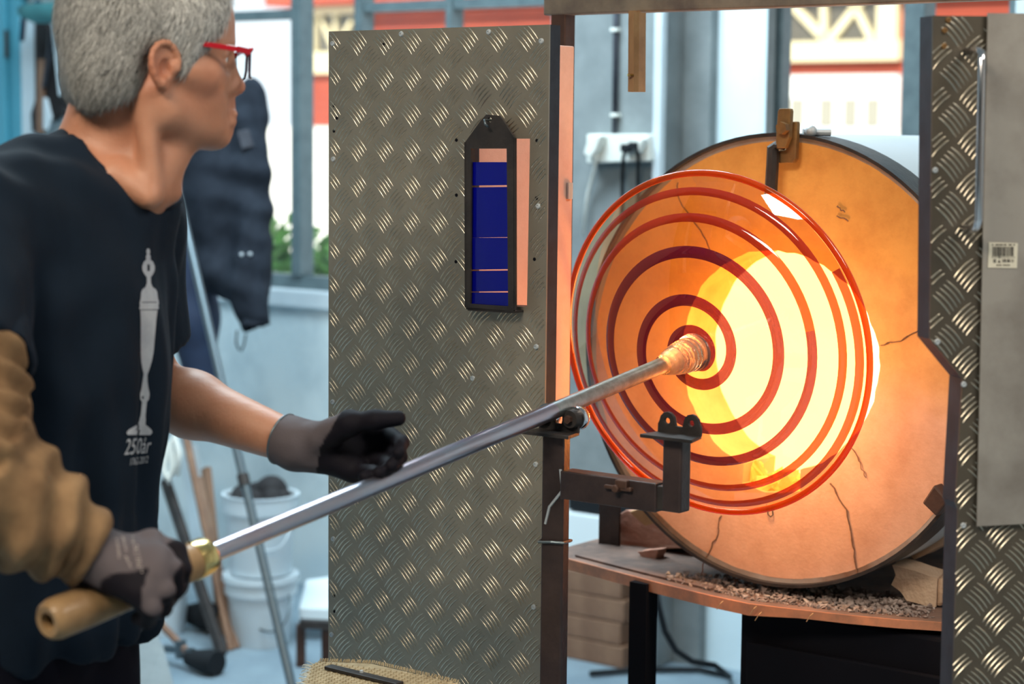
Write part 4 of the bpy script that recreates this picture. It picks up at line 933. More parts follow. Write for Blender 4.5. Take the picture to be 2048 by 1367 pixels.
mb = MB(); mb.bar(wp(35, -28, .03), wp(35, -28, 0.0), 0.02, 0.02); mb.bar(wp(185, -28, .03), wp(185, -28, 0.0), 0.02, 0.02); obj('wall_bracket', mb, M['black_steel'], rl)
mb = MB(); mb.tube([wp(44, 22, .16), wp(70, 26, .17), wp(150, 24, .17), wp(190, 22, .17)], [0.02, 0.036, 0.038, 0.03], 16); tag(obj('rolled_cloth', mb, M['teal_cloth'], smooth=True), 'teal rolled cloth hanging above the straps at the upper left', 'cloth roll')
mb = MB(); mb.tube([wp(78, 2, .15), wp(62, 16, .15), wp(48, 28, .15), wp(44, 80, .10)], 0.010, 8); tag(obj('rope', mb, M['navy_coat'], smooth=True), 'dark blue rope at the end of the teal roll', 'rope')
def slab(poly, off, th, m, name, lab, cat, bevel=0.003, group=None):
    mb = MB(); mb.prism([[wp(x, y, off) for x, y in poly]], -DAX * th); return tag(obj(name, mb, m, bevel=bevel), lab, cat, group)
slab([(46, 36), (76, 40), (77, 235), (70, 300), (36, 300), (40, 100)], 0.02, 0.018, M['white_board'], 'white_board', 'pale painted board hanging beside the turquoise cabinet', 'board')
slab([(78, 42), (92, 40), (92, 180), (84, 205), (88, 270), (72, 262), (70, 228), (79, 200)], 0.03, 0.02, M['black_cloth'], 'black_strap', 'wide black strap hanging beside the pale board', 'strap')
slab([(80, 118), (92, 118), (90, 270), (78, 268)], 0.06, 0.012, M['brown_wood'], 'wooden_paddle', 'narrow brown paddle hanging over the wide black strap', 'paddle')
slab([(94, 44), (102, 46), (128, 180), (122, 240), (106, 245), (92, 190)], 0.03, 0.02, M['black_cloth'], 'black_strap', 'black strap fanning out behind the white tongs', 'strap')
slab([(104, 68), (108, 70), (94, 175), (87, 176)], 0.07, 0.012, M['edge_steel'], 'steel_tongs', 'dark grey tong arm slanting between the straps', 'tong')
slab([(128, 185), (150, 178), (154, 215), (140, 235), (124, 230)], 0.03, 0.03, M['black_cloth'], 'black_pouch', 'small black pouch hanging near the back of the head', 'pouch')
for pts, lab in ((((105, 40), (119, 42), (129, 190), (121, 192)), 'long white tong arm hanging in the middle of the straps'), (((124, 42), (132, 44), (134, 120), (128, 122)), 'short white tong arm hanging right of the long one'),
                 (((136, 110), (142, 112), (142, 194), (134, 194)), 'white tong arm hanging closest to the hair'), (((90, 195), (97, 196), (106, 235), (98, 260), (90, 258)), 'white strip hanging low below the dark tong arm')):
    slab(pts, 0.08, 0.010, M['white_board'], 'white_tongs', lab, 'tong')

# ================================================================== WOVEN PAD (lower edge)
ZP = 0.735
pw = thing('woven_pad', 'tan woven glass cloth pad with black steel strip in front of the shield', 'pad', Vector((onz(760, 1420, ZP).x, onz(760, 1420, ZP).y, 0)))
top = [onz(x, y, ZP) for x, y in ((622, 1328), (640, 1322), (746, 1326), (840, 1348), (916, 1366), (1000, 1400), (960, 1520), (596, 1480), (606, 1366))]
mb = MB(); mb.prism([top], UP * -0.012); obj('woven_cloth', mb, M['weave'], pw, bevel=0.002)
# warp and weft threads raised on the cloth
mb = MB(); mn = onz(640, 1322, ZP); ax1 = (onz(840, 1348, ZP) - mn); ax1.z = 0; ax1.normalize(); ax2 = Vector((ax1.y, -ax1.x, 0))
plo = [((p - mn).dot(ax1), (p - mn).dot(ax2)) for p in top]
for i in range(0, 60):
    for j in range(0, 34):
        x, y = 0.004 + i * 0.0044, 0.002 + j * 0.0044
        x -= 0.03
        if inpoly(x, y, plo) and (i + j) % 2 == 0:
            c = mn + ax1 * x + ax2 * y; a, b = (ax1, ax2) if i % 2 else (ax2, ax1)
            mb.add([c - a * 0.0036 - b * 0.0016, c - a * 0.0036 + b * 0.0016, c + a * 0.0036 + b * 0.0016, c + a * 0.0036 - b * 0.0016, c - b * 0.0016 + UP * 0.0014, c + b * 0.0016 + UP * 0.0014], [(0, 1, 5, 4), (4, 5, 2, 3), (0, 4, 3), (1, 2, 5)])
stuff(obj('weave', mb, M['weave'], pw, fix=False))
mb = MB()
for k in range(70):
    t = k / 69; xs_ = np.interp(t, [0, .4, .75, 1], [640, 746, 840, 914]); ys_ = np.interp(t, [0, .4, .75, 1], [1322, 1326, 1348, 1365])
    p = onz(xs_, ys_, ZP); mb.tube([p, p + UP * 0.004 - ax2 * 0.003 + ax1 * random.uniform(-.002, .002)], 0.0011, 5)
stuff(obj('back_fringe', mb, M['weave'], pw, fix=False))
mb = MB()
for k in range(46):
    t = k / 45; p = onz(622 - 18 * t, 1327 + 60 * t, ZP); q = p - ax1 * random.uniform(0.008, 0.014) + ax2 * random.uniform(-.003, .003) + UP * random.uniform(-.006, .003)
    mb.tube([p + ax1 * 0.004, p.lerp(q, .5) + UP * .001, q], 0.0006, 4)
stuff(obj('side_fringe', mb, M['fray'], pw, fix=False))
mb = MB(); mb.bar(onz(656, 1338, ZP) + UP * .004, onz(800, 1373, ZP) + UP * .004, 0.016, 0.005); st_ = obj('steel_strip', mb, M['black_steel'], pw, bevel=0.001)
mb = MB(); mb.lathe([(0, 0.010), (0.0025, 0.0095), (0.003, 0.006)], onz(723, 1353, ZP), UP, 12); obj('screw', mb, M['galv'], st_)
pc = onz(760, 1430, ZP)
mb = MB(); mb.box((pc.x, pc.y, ZP - 0.03), 0.16, 0.10, 0.034); obj('pad_board', mb, M['brown_wood'], pw)
mb = MB(); mb.box((pc.x, pc.y, (ZP - 0.047) / 2), 0.06, 0.06, ZP - 0.047); obj('post', mb, M['brown_wood'], pw)
mb = MB(); mb.box((pc.x, pc.y, 0.012), 0.26, 0.2, 0.024); obj('foot', mb, M['brown_wood'], pw)

# ================================================================== SDF MODELLING (body, clothes, gloves, jacket)
class Field:
    def __init__(s, xs, ys, zs):
        s.x, s.y, s.z = [np.asarray(a, np.float32) for a in (xs, ys, zs)]
        s.v = np.full((len(s.x), len(s.y), len(s.z)), 0.08, np.float32)
    def sl(s, lo, hi):
        r = []
        for a, l, h in zip((s.x, s.y, s.z), lo, hi):
            r.append(slice(max(0, int(np.searchsorted(a, l)) - 1), min(len(a), int(np.searchsorted(a, h)) + 1)))
        return tuple(r)
    def grid(s, q): return s.x[q[0]][:, None, None], s.y[q[1]][None, :, None], s.z[q[2]][None, None, :]
    def union(s, d, q, k):
        a = s.v[q]
        if k <= 0: s.v[q] = np.minimum(a, d); return
        h = np.clip(0.5 + 0.5 * (a - d) / k, 0, 1); s.v[q] = a * (1 - h) + d * h - k * h * (1 - h)
    def cut(s, d, q, k):
        a = s.v[q]; b = -d
        if k <= 0: s.v[q] = np.maximum(a, b); return
        h = np.clip(0.5 - 0.5 * (a - b) / k, 0, 1); s.v[q] = a * (1 - h) + b * h + k * h * (1 - h)
    def cap(s, a, b, ra, rb, k=0.02, op='union'):
        a, b = np.array(a, np.float32), np.array(b, np.float32); R = max(ra, rb) + 0.085
        q = s.sl(np.minimum(a, b) - R, np.maximum(a, b) + R)
        if any(x.stop <= x.start for x in q): return
        X, Y, Z = s.grid(q); ba = b - a; L2 = max(float(ba @ ba), 1e-9)
        t = np.clip(((X - a[0]) * ba[0] + (Y - a[1]) * ba[1] + (Z - a[2]) * ba[2]) / L2, 0, 1)
        d = np.sqrt((X - a[0] - ba[0] * t) ** 2 + (Y - a[1] - ba[1] * t) ** 2 + (Z - a[2] - ba[2] * t) ** 2) - (ra + (rb - ra) * t)
        getattr(s, op)(d, q, k)
    def ell(s, c, axes, r, k=0.02, op='union'):
        c = np.array(c, np.float32); A = np.array([list(v) for v in axes], np.float32); r = np.array(r, np.float32)
        R = float(r.max()) + 0.085; q = s.sl(c - R, c + R)
        if any(x.stop <= x.start for x in q): return
        X, Y, Z = s.grid(q); X, Y, Z = X - c[0], Y - c[1], Z - c[2]
        u = [X * A[i, 0] + Y * A[i, 1] + Z * A[i, 2] for i in range(3)]
        k0 = np.sqrt(sum((u[i] / r[i]) ** 2 for i in range(3))); k1 = np.sqrt(sum((u[i] / r[i] ** 2) ** 2 for i in range(3)))
        d = np.where(k1 > 1e-6, k0 * (k0 - 1) / np.maximum(k1, 1e-6), -r.min())
        getattr(s, op)(d.astype(np.float32), q, k)
    def plane(s, p, n, k=0.0):     # keeps the side opposite to n
        X, Y, Z = s.x[:, None, None], s.y[None, :, None], s.z[None, None, :]
        d = -((X - p[0]) * n[0] + (Y - p[1]) * n[1] + (Z - p[2]) * n[2]); s.cut(d, (slice(None),) * 3, k)
    def mesh(s):
        v = s.v; ins = v < 0; nx, ny, nz = v.shape
        acc = np.zeros((nx - 1, ny - 1, nz - 1, 3), np.float32); cnt = np.zeros((nx - 1, ny - 1, nz - 1), np.float32)
        co = (s.x, s.y, s.z)
        for ax in range(3):
            o1, o2 = [i for i in range(3) if i != ax]
            sa = [slice(None)] * 3; sb = [slice(None)] * 3; sa[ax] = slice(0, -1); sb[ax] = slice(1, None)
            A, B = v[tuple(sa)], v[tuple(sb)]; ch = (A < 0) != (B < 0)
            I = np.argwhere(ch); t = A[ch] / (A[ch] - B[ch])
            P = np.stack([co[i][I[:, i]] for i in range(3)], 1); c = co[ax]
            P[:, ax] = c[I[:, ax]] + t * (c[I[:, ax] + 1] - c[I[:, ax]])
            for d1 in (0, -1):
                for d2 in (0, -1):
                    J = I.copy(); J[:, o1] += d1; J[:, o2] += d2
                    ok = (J >= 0).all(1) & (J[:, 0] < nx - 1) & (J[:, 1] < ny - 1) & (J[:, 2] < nz - 1)
                    np.add.at(acc, tuple(J[ok].T), P[ok]); np.add.at(cnt, tuple(J[ok].T), 1)
        m = cnt > 0; idx = np.full(cnt.shape, -1, np.int64); idx[m] = np.arange(m.sum()); V = acc[m] / cnt[m][:, None]
        F = []
        for ax in range(3):
            o1, o2 = (ax + 1) % 3, (ax + 2) % 3
            sa = [slice(None)] * 3; sb = [slice(None)] * 3; sa[ax] = slice(0, -1); sb[ax] = slice(1, None)
            ch = ins[tuple(sa)] != ins[tuple(sb)]; I = np.argwhere(ch)
            ok = (I[:, o1] > 0) & (I[:, o2] > 0) & (I[:, o1] < v.shape[o1] - 1) & (I[:, o2] < v.shape[o2] - 1); I = I[ok]
            qd = []
            for d1, d2 in ((-1, -1), (0, -1), (0, 0), (-1, 0)):
                J = I.copy(); J[:, o1] += d1; J[:, o2] += d2; qd.append(idx[tuple(J.T)])
            q = np.stack(qd, 1); fl = ~ins[tuple(I.T)]; q[fl] = q[fl][:, ::-1]; F.append(q)
        return V.astype(np.float64), np.concatenate(F)
def vnormals(V, F):
    n = np.cross(V[F[:, 2]] - V[F[:, 0]], V[F[:, 3]] - V[F[:, 1]]); N = np.zeros_like(V)
    for i in range(4): np.add.at(N, F[:, i], n)
    return N / np.maximum(np.linalg.norm(N, axis=1, keepdims=True), 1e-12)
def relax(V, F, it=2, f=0.5):
    for _ in range(it):
        S = np.zeros_like(V); c = np.zeros(len(V))
        for i in range(4):
            for j in (1, 3): np.add.at(S, F[:, i], V[F[:, (i + j) % 4]]); np.add.at(c, F[:, i], 1)
        V = V * (1 - f) + f * S / np.maximum(c, 1)[:, None]
    return V
def sobj(name, V, F, m, parent, col=None):
    off = np.array(wpos(parent)) if parent is not None else None
    loc = (0, 0, 0)
    if off is None:
        off = np.array([(V[:, 0].min() + V[:, 0].max()) / 2, (V[:, 1].min() + V[:, 1].max()) / 2, V[:, 2].min()]); loc = tuple(off)
    me = bpy.data.meshes.new(name); me.vertices.add(len(V)); me.vertices.foreach_set('co', (V - off).ravel().astype(np.float32))
    me.loops.add(F.size); me.loops.foreach_set('vertex_index', F.ravel().astype(np.int32))
    me.polygons.add(len(F)); me.polygons.foreach_set('loop_start', np.arange(0, F.size, 4, dtype=np.int32)); me.polygons.foreach_set('loop_total', np.full(len(F), 4, np.int32))
    me.polygons.foreach_set('use_smooth', np.ones(len(F), bool)); me.update(calc_edges=True); me.validate()
    if col is not None:
        a = me.color_attributes.new('tone', 'FLOAT_COLOR', 'POINT'); a.data.foreach_set('color', np.concatenate([col, np.ones((len(col), 1))], 1).ravel().astype(np.float32))
    for x in (m if isinstance(m, (list, tuple)) else [m]): me.materials.append(x)
    o = bpy.data.objects.new(name, me); COL.objects.link(o); o.location = loc
    if parent is not None: o.parent = parent
    return o
def rngs(lo, hi, step): return [np.arange(a, b + step, step) for a, b in zip(lo, hi)]
def sm(a, b, x): t = np.clip((x - a) / (b - a), 0, 1); return t * t * (3 - 2 * t)

# ================================================================== THE GLASSBLOWER
M['skin'] = mat('skin', (0.50, 0.25, 0.16), 0.5, col2=(0.42, 0.19, 0.115), noise_scale=16, sss=0.12, bump=0.12, bump_scale=220, attr='tone', spec=0.4)
M['hair'] = mat('grey_hair', (0.27, 0.262, 0.25), 0.7, col2=(0.16, 0.155, 0.148), noise_scale=26, spec=0.15, bump=0.3, bump_scale=180)
M['hair_strand'] = mat('grey_hair_strand', (0.55, 0.54, 0.51), 0.6, attr='tone', spec=0.2)
M['shirt'] = mat('navy_tshirt_cotton', (0.0085, 0.0160, 0.029), 0.85, col2=(0.006, 0.0115, 0.021), noise_scale=6, bump=0.15, bump_scale=350, spec=0.10, sheen=0.02)
M['trousers'] = mat('dark_trousers', (0.005, 0.005, 0.010), 0.9, col2=(0.008, 0.008, 0.014), noise_scale=8, spec=0.06)
M['shoe'] = mat('black_shoe', (0.012, 0.011, 0.010), 0.5)
M['sleeve'] = mat('tan_leather_sleeve', (0.27, 0.165, 0.085), 0.8, spec=0.2, col2=(0.12, 0.068, 0.035), noise_scale=13, bump=0.2, bump_scale=90)
M['glove'] = mat('grey_knit_glove', (1, 1, 1), 0.7, attr='tone', bump=0.15, bump_scale=500, spec=0.12)
M['print'] = mat('pale_shirt_print', (0.46, 0.48, 0.52), 0.8, col2=(0.33, 0.35, 0.40), noise_scale=30)
M['red_frame'] = mat('red_glasses_frame', (0.42, 0.008, 0.02), 0.2)
M['dark_frame'] = mat('dark_plum_frame', (0.03, 0.012, 0.03), 0.2)
M['eye'] = mat('eye_white', (0.7, 0.68, 0.65), 0.2)

hy = math.radians(16); HF = Vector((math.cos(hy), math.sin(hy), 0)); HL = Vector((-math.sin(hy), math.cos(hy), 0)); HO = U(303, 112, 2.40)
_t = Matrix.Rotation(math.radians(2), 3, HL); HF = _t @ HF; HU = _t @ UP
def H(f, l, u): return HO + HF * f + HL * l + HU * u
HAX = (HF, HL, HU)
RS = U(-72, 448, 2.22); LS = U(256, 425, 2.57)
SAX = (LS - RS); SAX.z = 0; SAX.normalize(); TF = Vector((SAX.y, -SAX.x, 0)); MS = (RS + LS) / 2
RE = U(-62, 950, 2.04); RW = U(192, 1116, 2.10)
LE_ = U(288, 772, 2.66); LW = U(596, 889, 2.555)
HIP = U(48, 1175, 2.42); BEL = U(100, 870, 2.40)
TAX = (TF, SAX, UP)
NB = U(232, 325, 2.43); NT = H(-0.012, 0, -0.062)
man = thing('person', 'grey haired man in red glasses, dark printed T-shirt and gloves holding the iron', 'person', (HIP.x, HIP.y, 0.0))
def grid_axis(lo, hi, f0, f1, fine, coarse):
    a = list(np.arange(lo, f0, coarse)) + list(np.arange(max(lo, f0), f1, fine)) + list(np.arange(f1, hi + coarse, coarse)); return np.array(sorted(set(np.round(a, 5))))
def add_torso(f, o, k=0.06):
    f.ell(MS + Vector((0, 0, -0.10)) + TF * 0.012, TAX, (0.112 + o, 0.172 + o, 0.19 + o), k)
    f.ell(BEL + TF * 0.0, TAX, (0.113 + o, 0.150 + o, 0.24 + o), k)
    f.ell(HIP, TAX, (0.112 + o, 0.160 + o, 0.16 + o), k)
    f.cap(RS, LS, 0.058 + o, 0.058 + o, k)
    f.cap(NB - UP * 0.035, RS + SAX * 0.03 + UP * 0.004, 0.056 + o, 0.048 + o, 0.05)
    f.cap(NB - UP * 0.035, LS - SAX * 0.03 + UP * 0.004, 0.056 + o, 0.048 + o, 0.05)
FOOT = {}
def add_legs(f, o):
    for sgn in (-1, 1):
        hj = HIP + SAX * (0.085 * sgn) - UP * 0.04; kn = Vector((hj.x, hj.y, 0)) + TF * 0.03 + SAX * (0.03 * sgn) + UP * 0.49; an = Vector((hj.x, hj.y, 0)) + SAX * (0.05 * sgn) - TF * 0.01 + UP * 0.09
        FOOT[sgn] = an
        f.cap(hj, kn, 0.088 + o, 0.058 + o, 0.04); f.cap(kn, an, 0.057 + o, 0.042 + o, 0.03)
def hand_palm(f, W_, mc, r=0.016):
    for m_ in mc: f.cap(W_, m_, 0.022, r, 0.012)
    for a, b in zip(mc[:-1], mc[1:]): f.cap(a, b, r, r, 0.01)
# finger joints (right hand grips the handle, left hand is cupped over the iron)
RM = [U(303, 1083, 2.128), U(317, 1117, 2.090), U(310, 1154, 2.068), U(290, 1188, 2.064)]
RFI = [[U(354, 1097, 2.122), U(368, 1138, 2.110), U(361, 1176, 2.130)], [U(350, 1140, 2.084), U(352, 1180, 2.095), U(336, 1204, 2.13)],
       [U(333, 1180, 2.062), U(328, 1216, 2.088), U(308, 1226, 2.12)], [U(305, 1216, 2.056), U(294, 1240, 2.083), U(276, 1236, 2.115)]]
RT = [U(232, 1150, 2.10), U(262, 1112, 2.165), U(302, 1122, 2.205), U(335, 1133, 2.205)]
LM = [U(722, 856, 2.565), U(731, 884, 2.575), U(724, 913, 2.565), U(708, 938, 2.545)]
LFI = [[U(777, 866, 2.54), U(804, 884, 2.50), U(797, 905, 2.47)], [U(783, 893, 2.54), U(801, 913, 2.495), U(783, 930, 2.468)],
       [U(770, 921, 2.53), U(782, 935, 2.49), U(758, 945, 2.465)], [U(745, 944, 2.515), U(752, 951, 2.485), U(730, 953, 2.462)]]
LT = [U(640, 880, 2.53), U(700, 846, 2.51), U(752, 839, 2.495), U(797, 836, 2.495)]
def add_hand(f, W_, MC, FI, TH, o, k=0.004):
    hand_palm(f, W_, MC, 0.0118 + o)
    for m_, J in zip(MC, FI):
        c = [m_] + J; rs = [0.0104, 0.0096, 0.0088, 0.0078]
        for i in range(3): f.cap(c[i], c[i + 1], rs[i] + o, rs[i + 1] + o, k)
    rs = [0.017, 0.0135, 0.0115, 0.0095]
    for i in range(3): f.cap(TH[i], TH[i + 1], rs[i] + o, rs[i + 1] + o, k + 0.006)

# ---- body: one continuous skin (head, neck, trunk, arms, hands, legs)
lo = np.array([-0.95, 2.0, 0.0]); hi = np.array([0.0, 2.95, 1.78])
hb = [HO - Vector((0.14, 0.13, 0.19)), HO + Vector((0.15, 0.13, 0.16))]
bx = grid_axis(lo[0], hi[0], hb[0].x, hb[1].x, 0.0026, 0.0065); by = grid_axis(lo[1], hi[1], hb[0].y, hb[1].y, 0.0026, 0.0065); bz = grid_axis(lo[2], hi[2], hb[0].z, hb[1].z, 0.0026, 0.0075)
f = Field(bx, by, bz)
add_torso(f, -0.006); add_legs(f, -0.006)
f.cap(RS, RE, 0.054, 0.043, 0.03); f.cap(RE, RE.lerp(RW, 0.35), 0.043, 0.044, 0.02); f.cap(RE.lerp(RW, 0.35), RW, 0.044, 0.027, 0.02)
LM1 = LE_.lerp(LW, 0.32)
f.cap(LS, LE_, 0.052, 0.040, 0.03); f.cap(LE_, LM1, 0.041, 0.0425, 0.02); f.cap(LM1, LW, 0.0425, 0.0265, 0.02)
add_hand(f, RW, RM, RFI, RT, -0.002); add_hand(f, LW, LM, LFI, LT, -0.002)
for s_ in (-1, 1): f.cap(FOOT[s_] - UP * 0.04, FOOT[s_] - UP * 0.055 + TF * 0.16, 0.034, 0.028, 0.02)
# neck
f.cap(NB - UP * 0.03, NT, 0.058, 0.053, 0.03); f.cap(H(-0.050, 0, -0.045), NB - TF * 0.03, 0.042, 0.050, 0.03)
f.cap(H(0.036, 0, -0.082), U(296, 372, 2.38), 0.030, 0.030, 0.03)            # throat
f.cap(H(-0.012, -0.058, -0.050), U(305, 384, 2.352), 0.0135, 0.0095, 0.018)    # near neck tendon
f.cap(H(-0.012, 0.058, -0.050), U(345, 385, 2.40), 0.013, 0.010, 0.016)
f.cap(U(232, 345, 2.35), U(296, 398, 2.345), 0.010, 0.008, 0.02)
# cranium and face
f.ell(H(-0.006, 0, 0.036), HAX, (0.099, 0.075, 0.090), 0.02)
f.ell(H(0.036, 0, -0.026), HAX, (0.060, 0.062, 0.072), 0.03)
f.ell(H(0.030, 0, 0.045), HAX, (0.062, 0.062, 0.055), 0.03)
for s_ in (-1, 1):
    f.cap(H(0.000, 0.060 * s_, -0.040), H(0.014, 0.053 * s_, -0.066), 0.016, 0.016, 0.02)
    f.cap(H(0.014, 0.053 * s_, -0.066), H(0.073, 0.018 * s_, -0.090), 0.016, 0.015, 0.024)
    f.cap(H(0.062, 0.046 * s_, -0.022), H(0.040, 0.058 * s_, -0.018), 0.017, 0.014, 0.02)   # cheekbone
    f.cap(H(0.086, 0.012 * s_, 0.020), H(0.070, 0.048 * s_, 0.018), 0.0095, 0.0095, 0.012)   # brow
    f.cap(H(0.070, 0.028 * s_, -0.055), H(0.077, 0.022 * s_, -0.076), 0.016, 0.014, 0.016)  # muzzle side
    f.ell(H(0.093, 0.031 * s_, -0.002), HAX, (0.016, 0.017, 0.012), 0.010, 'cut')            # eye socket
    f.ell(H(0.074, 0.031 * s_, -0.002), HAX, (0.0135, 0.0135, 0.0125), 0.004)
    f.cap(H(0.0855, 0.022 * s_, -0.0085), H(0.081, 0.041 * s_, -0.006), 0.0035, 0.0032, 0.004)  # lower lid
    f.cap(H(0.0875, 0.022 * s_, 0.0065), H(0.082, 0.042 * s_, 0.005), 0.0036, 0.0036, 0.004)    # upper lid
    f.cap(H(0.096, 0.010 * s_, -0.036), H(0.092, 0.0125 * s_, -0.039), 0.0072, 0.0062, 0.005)   # nostril wing
    f.cap(H(0.102, 0.006 * s_, -0.045), H(0.098, 0.0065 * s_, -0.042), 0.0032, 0.003, 0.002, 'cut')
f.cap(H(0.090, 0, -0.055), H(0.085, 0, -0.084), 0.014, 0.014, 0.014)
f.cap(H(0.088, 0, 0.008), H(0.103, 0, -0.028), 0.0080, 0.0094, 0.010)          # nose
f.ell(H(0.1035, 0, -0.032), HAX, (0.012, 0.0115, 0.0098), 0.006)
f.cap(H(0.080, 0, -0.0905), H(0.082, 0, -0.086), 0.0175, 0.015, 0.016)           # chin
f.cap(H(0.1005, -0.016, -0.0655), H(0.1005, 0.016, -0.0655), 0.0048, 0.0048, 0.006)   # lips
f.cap(H(0.0985, -0.015, -0.0755), H(0.0985, 0.015, -0.0755), 0.0055, 0.0055, 0.006)
f.cap(H(0.108, -0.020, -0.0705), H(0.108, 0.020, -0.0705), 0.0034, 0.0034, 0.003, 'cut')
for s_ in (-1, 1):   # cheek fold from the nose wing
    f.cap(H(0.098, 0.019 * s_, -0.045), H(0.092, 0.030 * s_, -0.068), 0.0022, 0.0022, 0.006, 'cut')
# ears: disc, helix rim, hollow, lobe
for s_ in (-1, 1):
    E0 = H(0.006, 0.0765 * s_, -0.014)
    ef = (HF * 0.90 + HL * (-0.42 * s_) * 1.0).normalized() * 1.0; ef = (HF * 0.88 - HL * 0.47 * s_ * -1.0 * -1.0).normalized()
    ef = (HF * 0.87 - HL * (0.49 * s_)).normalized(); eu = (HU - HF * 0.12).normalized(); eu = (eu - ef * eu.dot(ef)).normalized(); en = ef.cross(eu) * 1.0
    if en.dot(HL) * s_ < 0: en = -en
    C = E0 + en * 0.004 - ef * 0.004
    f.ell(C, (ef, en, eu), (0.0195, 0.0062, 0.0265), 0.006)
    P = []
    for k in range(11):
        a = math.radians(-20 + 235 * k / 10); P.append(C + ef * (0.0195 * math.cos(a)) + eu * (0.004 + 0.0225 * math.sin(a)) + en * 0.0065)
    P.append(C - ef * 0.0115 - eu * 0.018 + en * 0.0055)
    for a, b in zip(P[:-1], P[1:]): f.cap(a, b, 0.0036, 0.0036, 0.003)
    f.ell(C + ef * 0.002 - eu * 0.003 + en * 0.0085, (ef, en, eu), (0.0100, 0.0105, 0.0120), 0.002, 'cut')
    f.cap(C - ef * 0.007 + eu * 0.013 + en * 0.0095, C + ef * 0.006 + eu * 0.017 + en * 0.0095, 0.0042, 0.003, 0.003, 'cut')
    f.cap(C - ef * 0.0035 - eu * 0.0215 + en * 0.004, C + ef * 0.001 - eu * 0.0250 + en * 0.002, 0.0068, 0.0060, 0.005)
    f.cap(C + ef * 0.0135 - eu * 0.006 + en * 0.004, C + ef * 0.012 - eu * 0.0 + en * 0.005, 0.0042, 0.004, 0.004)
V, F = f.mesh(); V = relax(V, F, 1, 0.35)
# tone: ruddier ear, nose, cheek and neck; weathered forearm
D = V - np.array(HO); hf, hl, hu_ = [D @ np.array(a) for a in HAX]
tone = np.ones((len(V), 3))
def blush(c, r, rgb, amt):
    global tone
    d = np.linalg.norm(V - np.array(c), axis=1); w = (amt * np.exp(-(d / r) ** 2))[:, None]; tone = tone * (1 - w) + np.array(rgb) * w
for s_ in (-1, 1): blush(H(-0.012, 0.082 * s_, -0.020), 0.028, (1.05, 0.72, 0.66), 0.8); blush(H(0.06, 0.05 * s_, -0.03), 0.03, (1.04, 0.82, 0.78), 0.6)
blush(H(0.112, 0, -0.036), 0.02, (1.0, 0.72, 0.70), 0.7); blush(H(0.10, 0, -0.07), 0.018, (0.95, 0.70, 0.70), 0.7)
blush(NB, 0.09, (1.0, 0.84, 0.78), 0.7)
body = sobj('body', V, F, M['skin'], man, tone)

# ---- hair: cap with clumps plus short strands
hlo = HO + Vector((-0.15, -0.14, -0.11)); hhi = HO + Vector((0.14, 0.14, 0.16))
f = Field(*rngs(hlo, hhi, 0.0032))
f.ell(H(-0.007, 0, 0.038), HAX, (0.109, 0.084, 0.099), 0)
f.cap(H(-0.055, 0.03, -0.030), H(-0.050, -0.03, -0.030), 0.050, 0.050, 0.03)
f.ell(H(0.030, 0, 0.055), HAX, (0.064, 0.068, 0.058), 0.03)

for s_ in (-1, 1): f.cap(H(0.040, 0.064 * s_, 0.014), H(0.033, 0.067 * s_, -0.016), 0.011, 0.008, 0.01); f.cap(H(0.045, 0.058 * s_, 0.03), H(0.074, 0.044 * s_, 0.034), 0.013, 0.011, 0.015)
X, Y, Z = [a for a in (f.x[:, None, None], f.y[None, :, None], f.z[None, None, :])]
hF = (X - HO.x) * HF.x + (Y - HO.y) * HF.y + (Z - HO.z) * HF.z; hL = (X - HO.x) * HL.x + (Y - HO.y) * HL.y + (Z - HO.z) * HL.z; hU = (X - HO.x) * HU.x + (Y - HO.y) * HU.y + (Z - HO.z) * HU.z
line = np.interp(hF, [-0.12, -0.062, -0.026, 0.008, 0.024, 0.034, 0.042, 0.049, 0.069, 0.084, 0.095, 0.12], [-0.070, -0.068, -0.050, 0.012, -0.006, -0.022, -0.010, 0.002, 0.021, 0.046, 0.080, 0.30])
line = line + 0.020 * np.clip((0.055 - np.abs(hL)) / 0.03, 0, 1) * (hF > 0.05)
f.v = np.maximum(f.v, (line - hU) * 0.75)
for s_ in (-1, 1): f.ell(H(0.004, 0.087 * s_, -0.012), HAX, (0.024, 0.024, 0.034), 0.004, 'cut')
V, F = f.mesh(); V = relax(V, F, 2, 0.4); N = vnormals(V, F)
nz_ = np.array([noise.noise(Vector(((v[0]) * 60, v[1] * 60, v[2] * 26))) + 0.6 * noise.noise(Vector((v[0] * 130, v[1] * 130, v[2] * 60))) for v in V])
V = V + N * (nz_ * 0.0012)[:, None]
hair = sobj('hair', V, F, M['hair'], man)
nS = 42000; fi = rng.integers(0, len(F), nS); w4 = rng.dirichlet(np.ones(4), nS)
Pp = (V[F[fi]] * w4[:, :, None]).sum(1); Nn = N[F[fi]].mean(1)
D = Pp - np.array(HO); sf, sl_, su = [D @ np.array(a) for a in HAX]
top = np.clip((su - 0.04) / 0.07, 0, 1)[:, None]
flow = np.array(HF) * (0.9 * top - 0.45 * (1 - top)) + np.array(HU) * (-1.0 * (1 - top) + 0.1 * top) + rng.normal(0, 0.20, (nS, 3))
flow -= Nn * (flow * Nn).sum(1, keepdims=True); flow /= np.linalg.norm(flow, axis=1, keepdims=True)
LN = rng.uniform(0.010, 0.024, nS)[:, None]; sd = np.cross(Nn, flow) * 0.00035
edge_in = np.ones(nS, bool)
b0_ = Pp - Nn * 0.001; m0_ = Pp + flow * LN * 0.5 + Nn * 0.0022; t0_ = Pp + flow * LN + Nn * rng.uniform(0.0005, 0.0035, nS)[:, None]
SV = np.stack([b0_ - sd, b0_ + sd, m0_ + sd, m0_ - sd, t0_ + sd * 0.2, t0_ - sd * 0.2], 1).reshape(-1, 3)
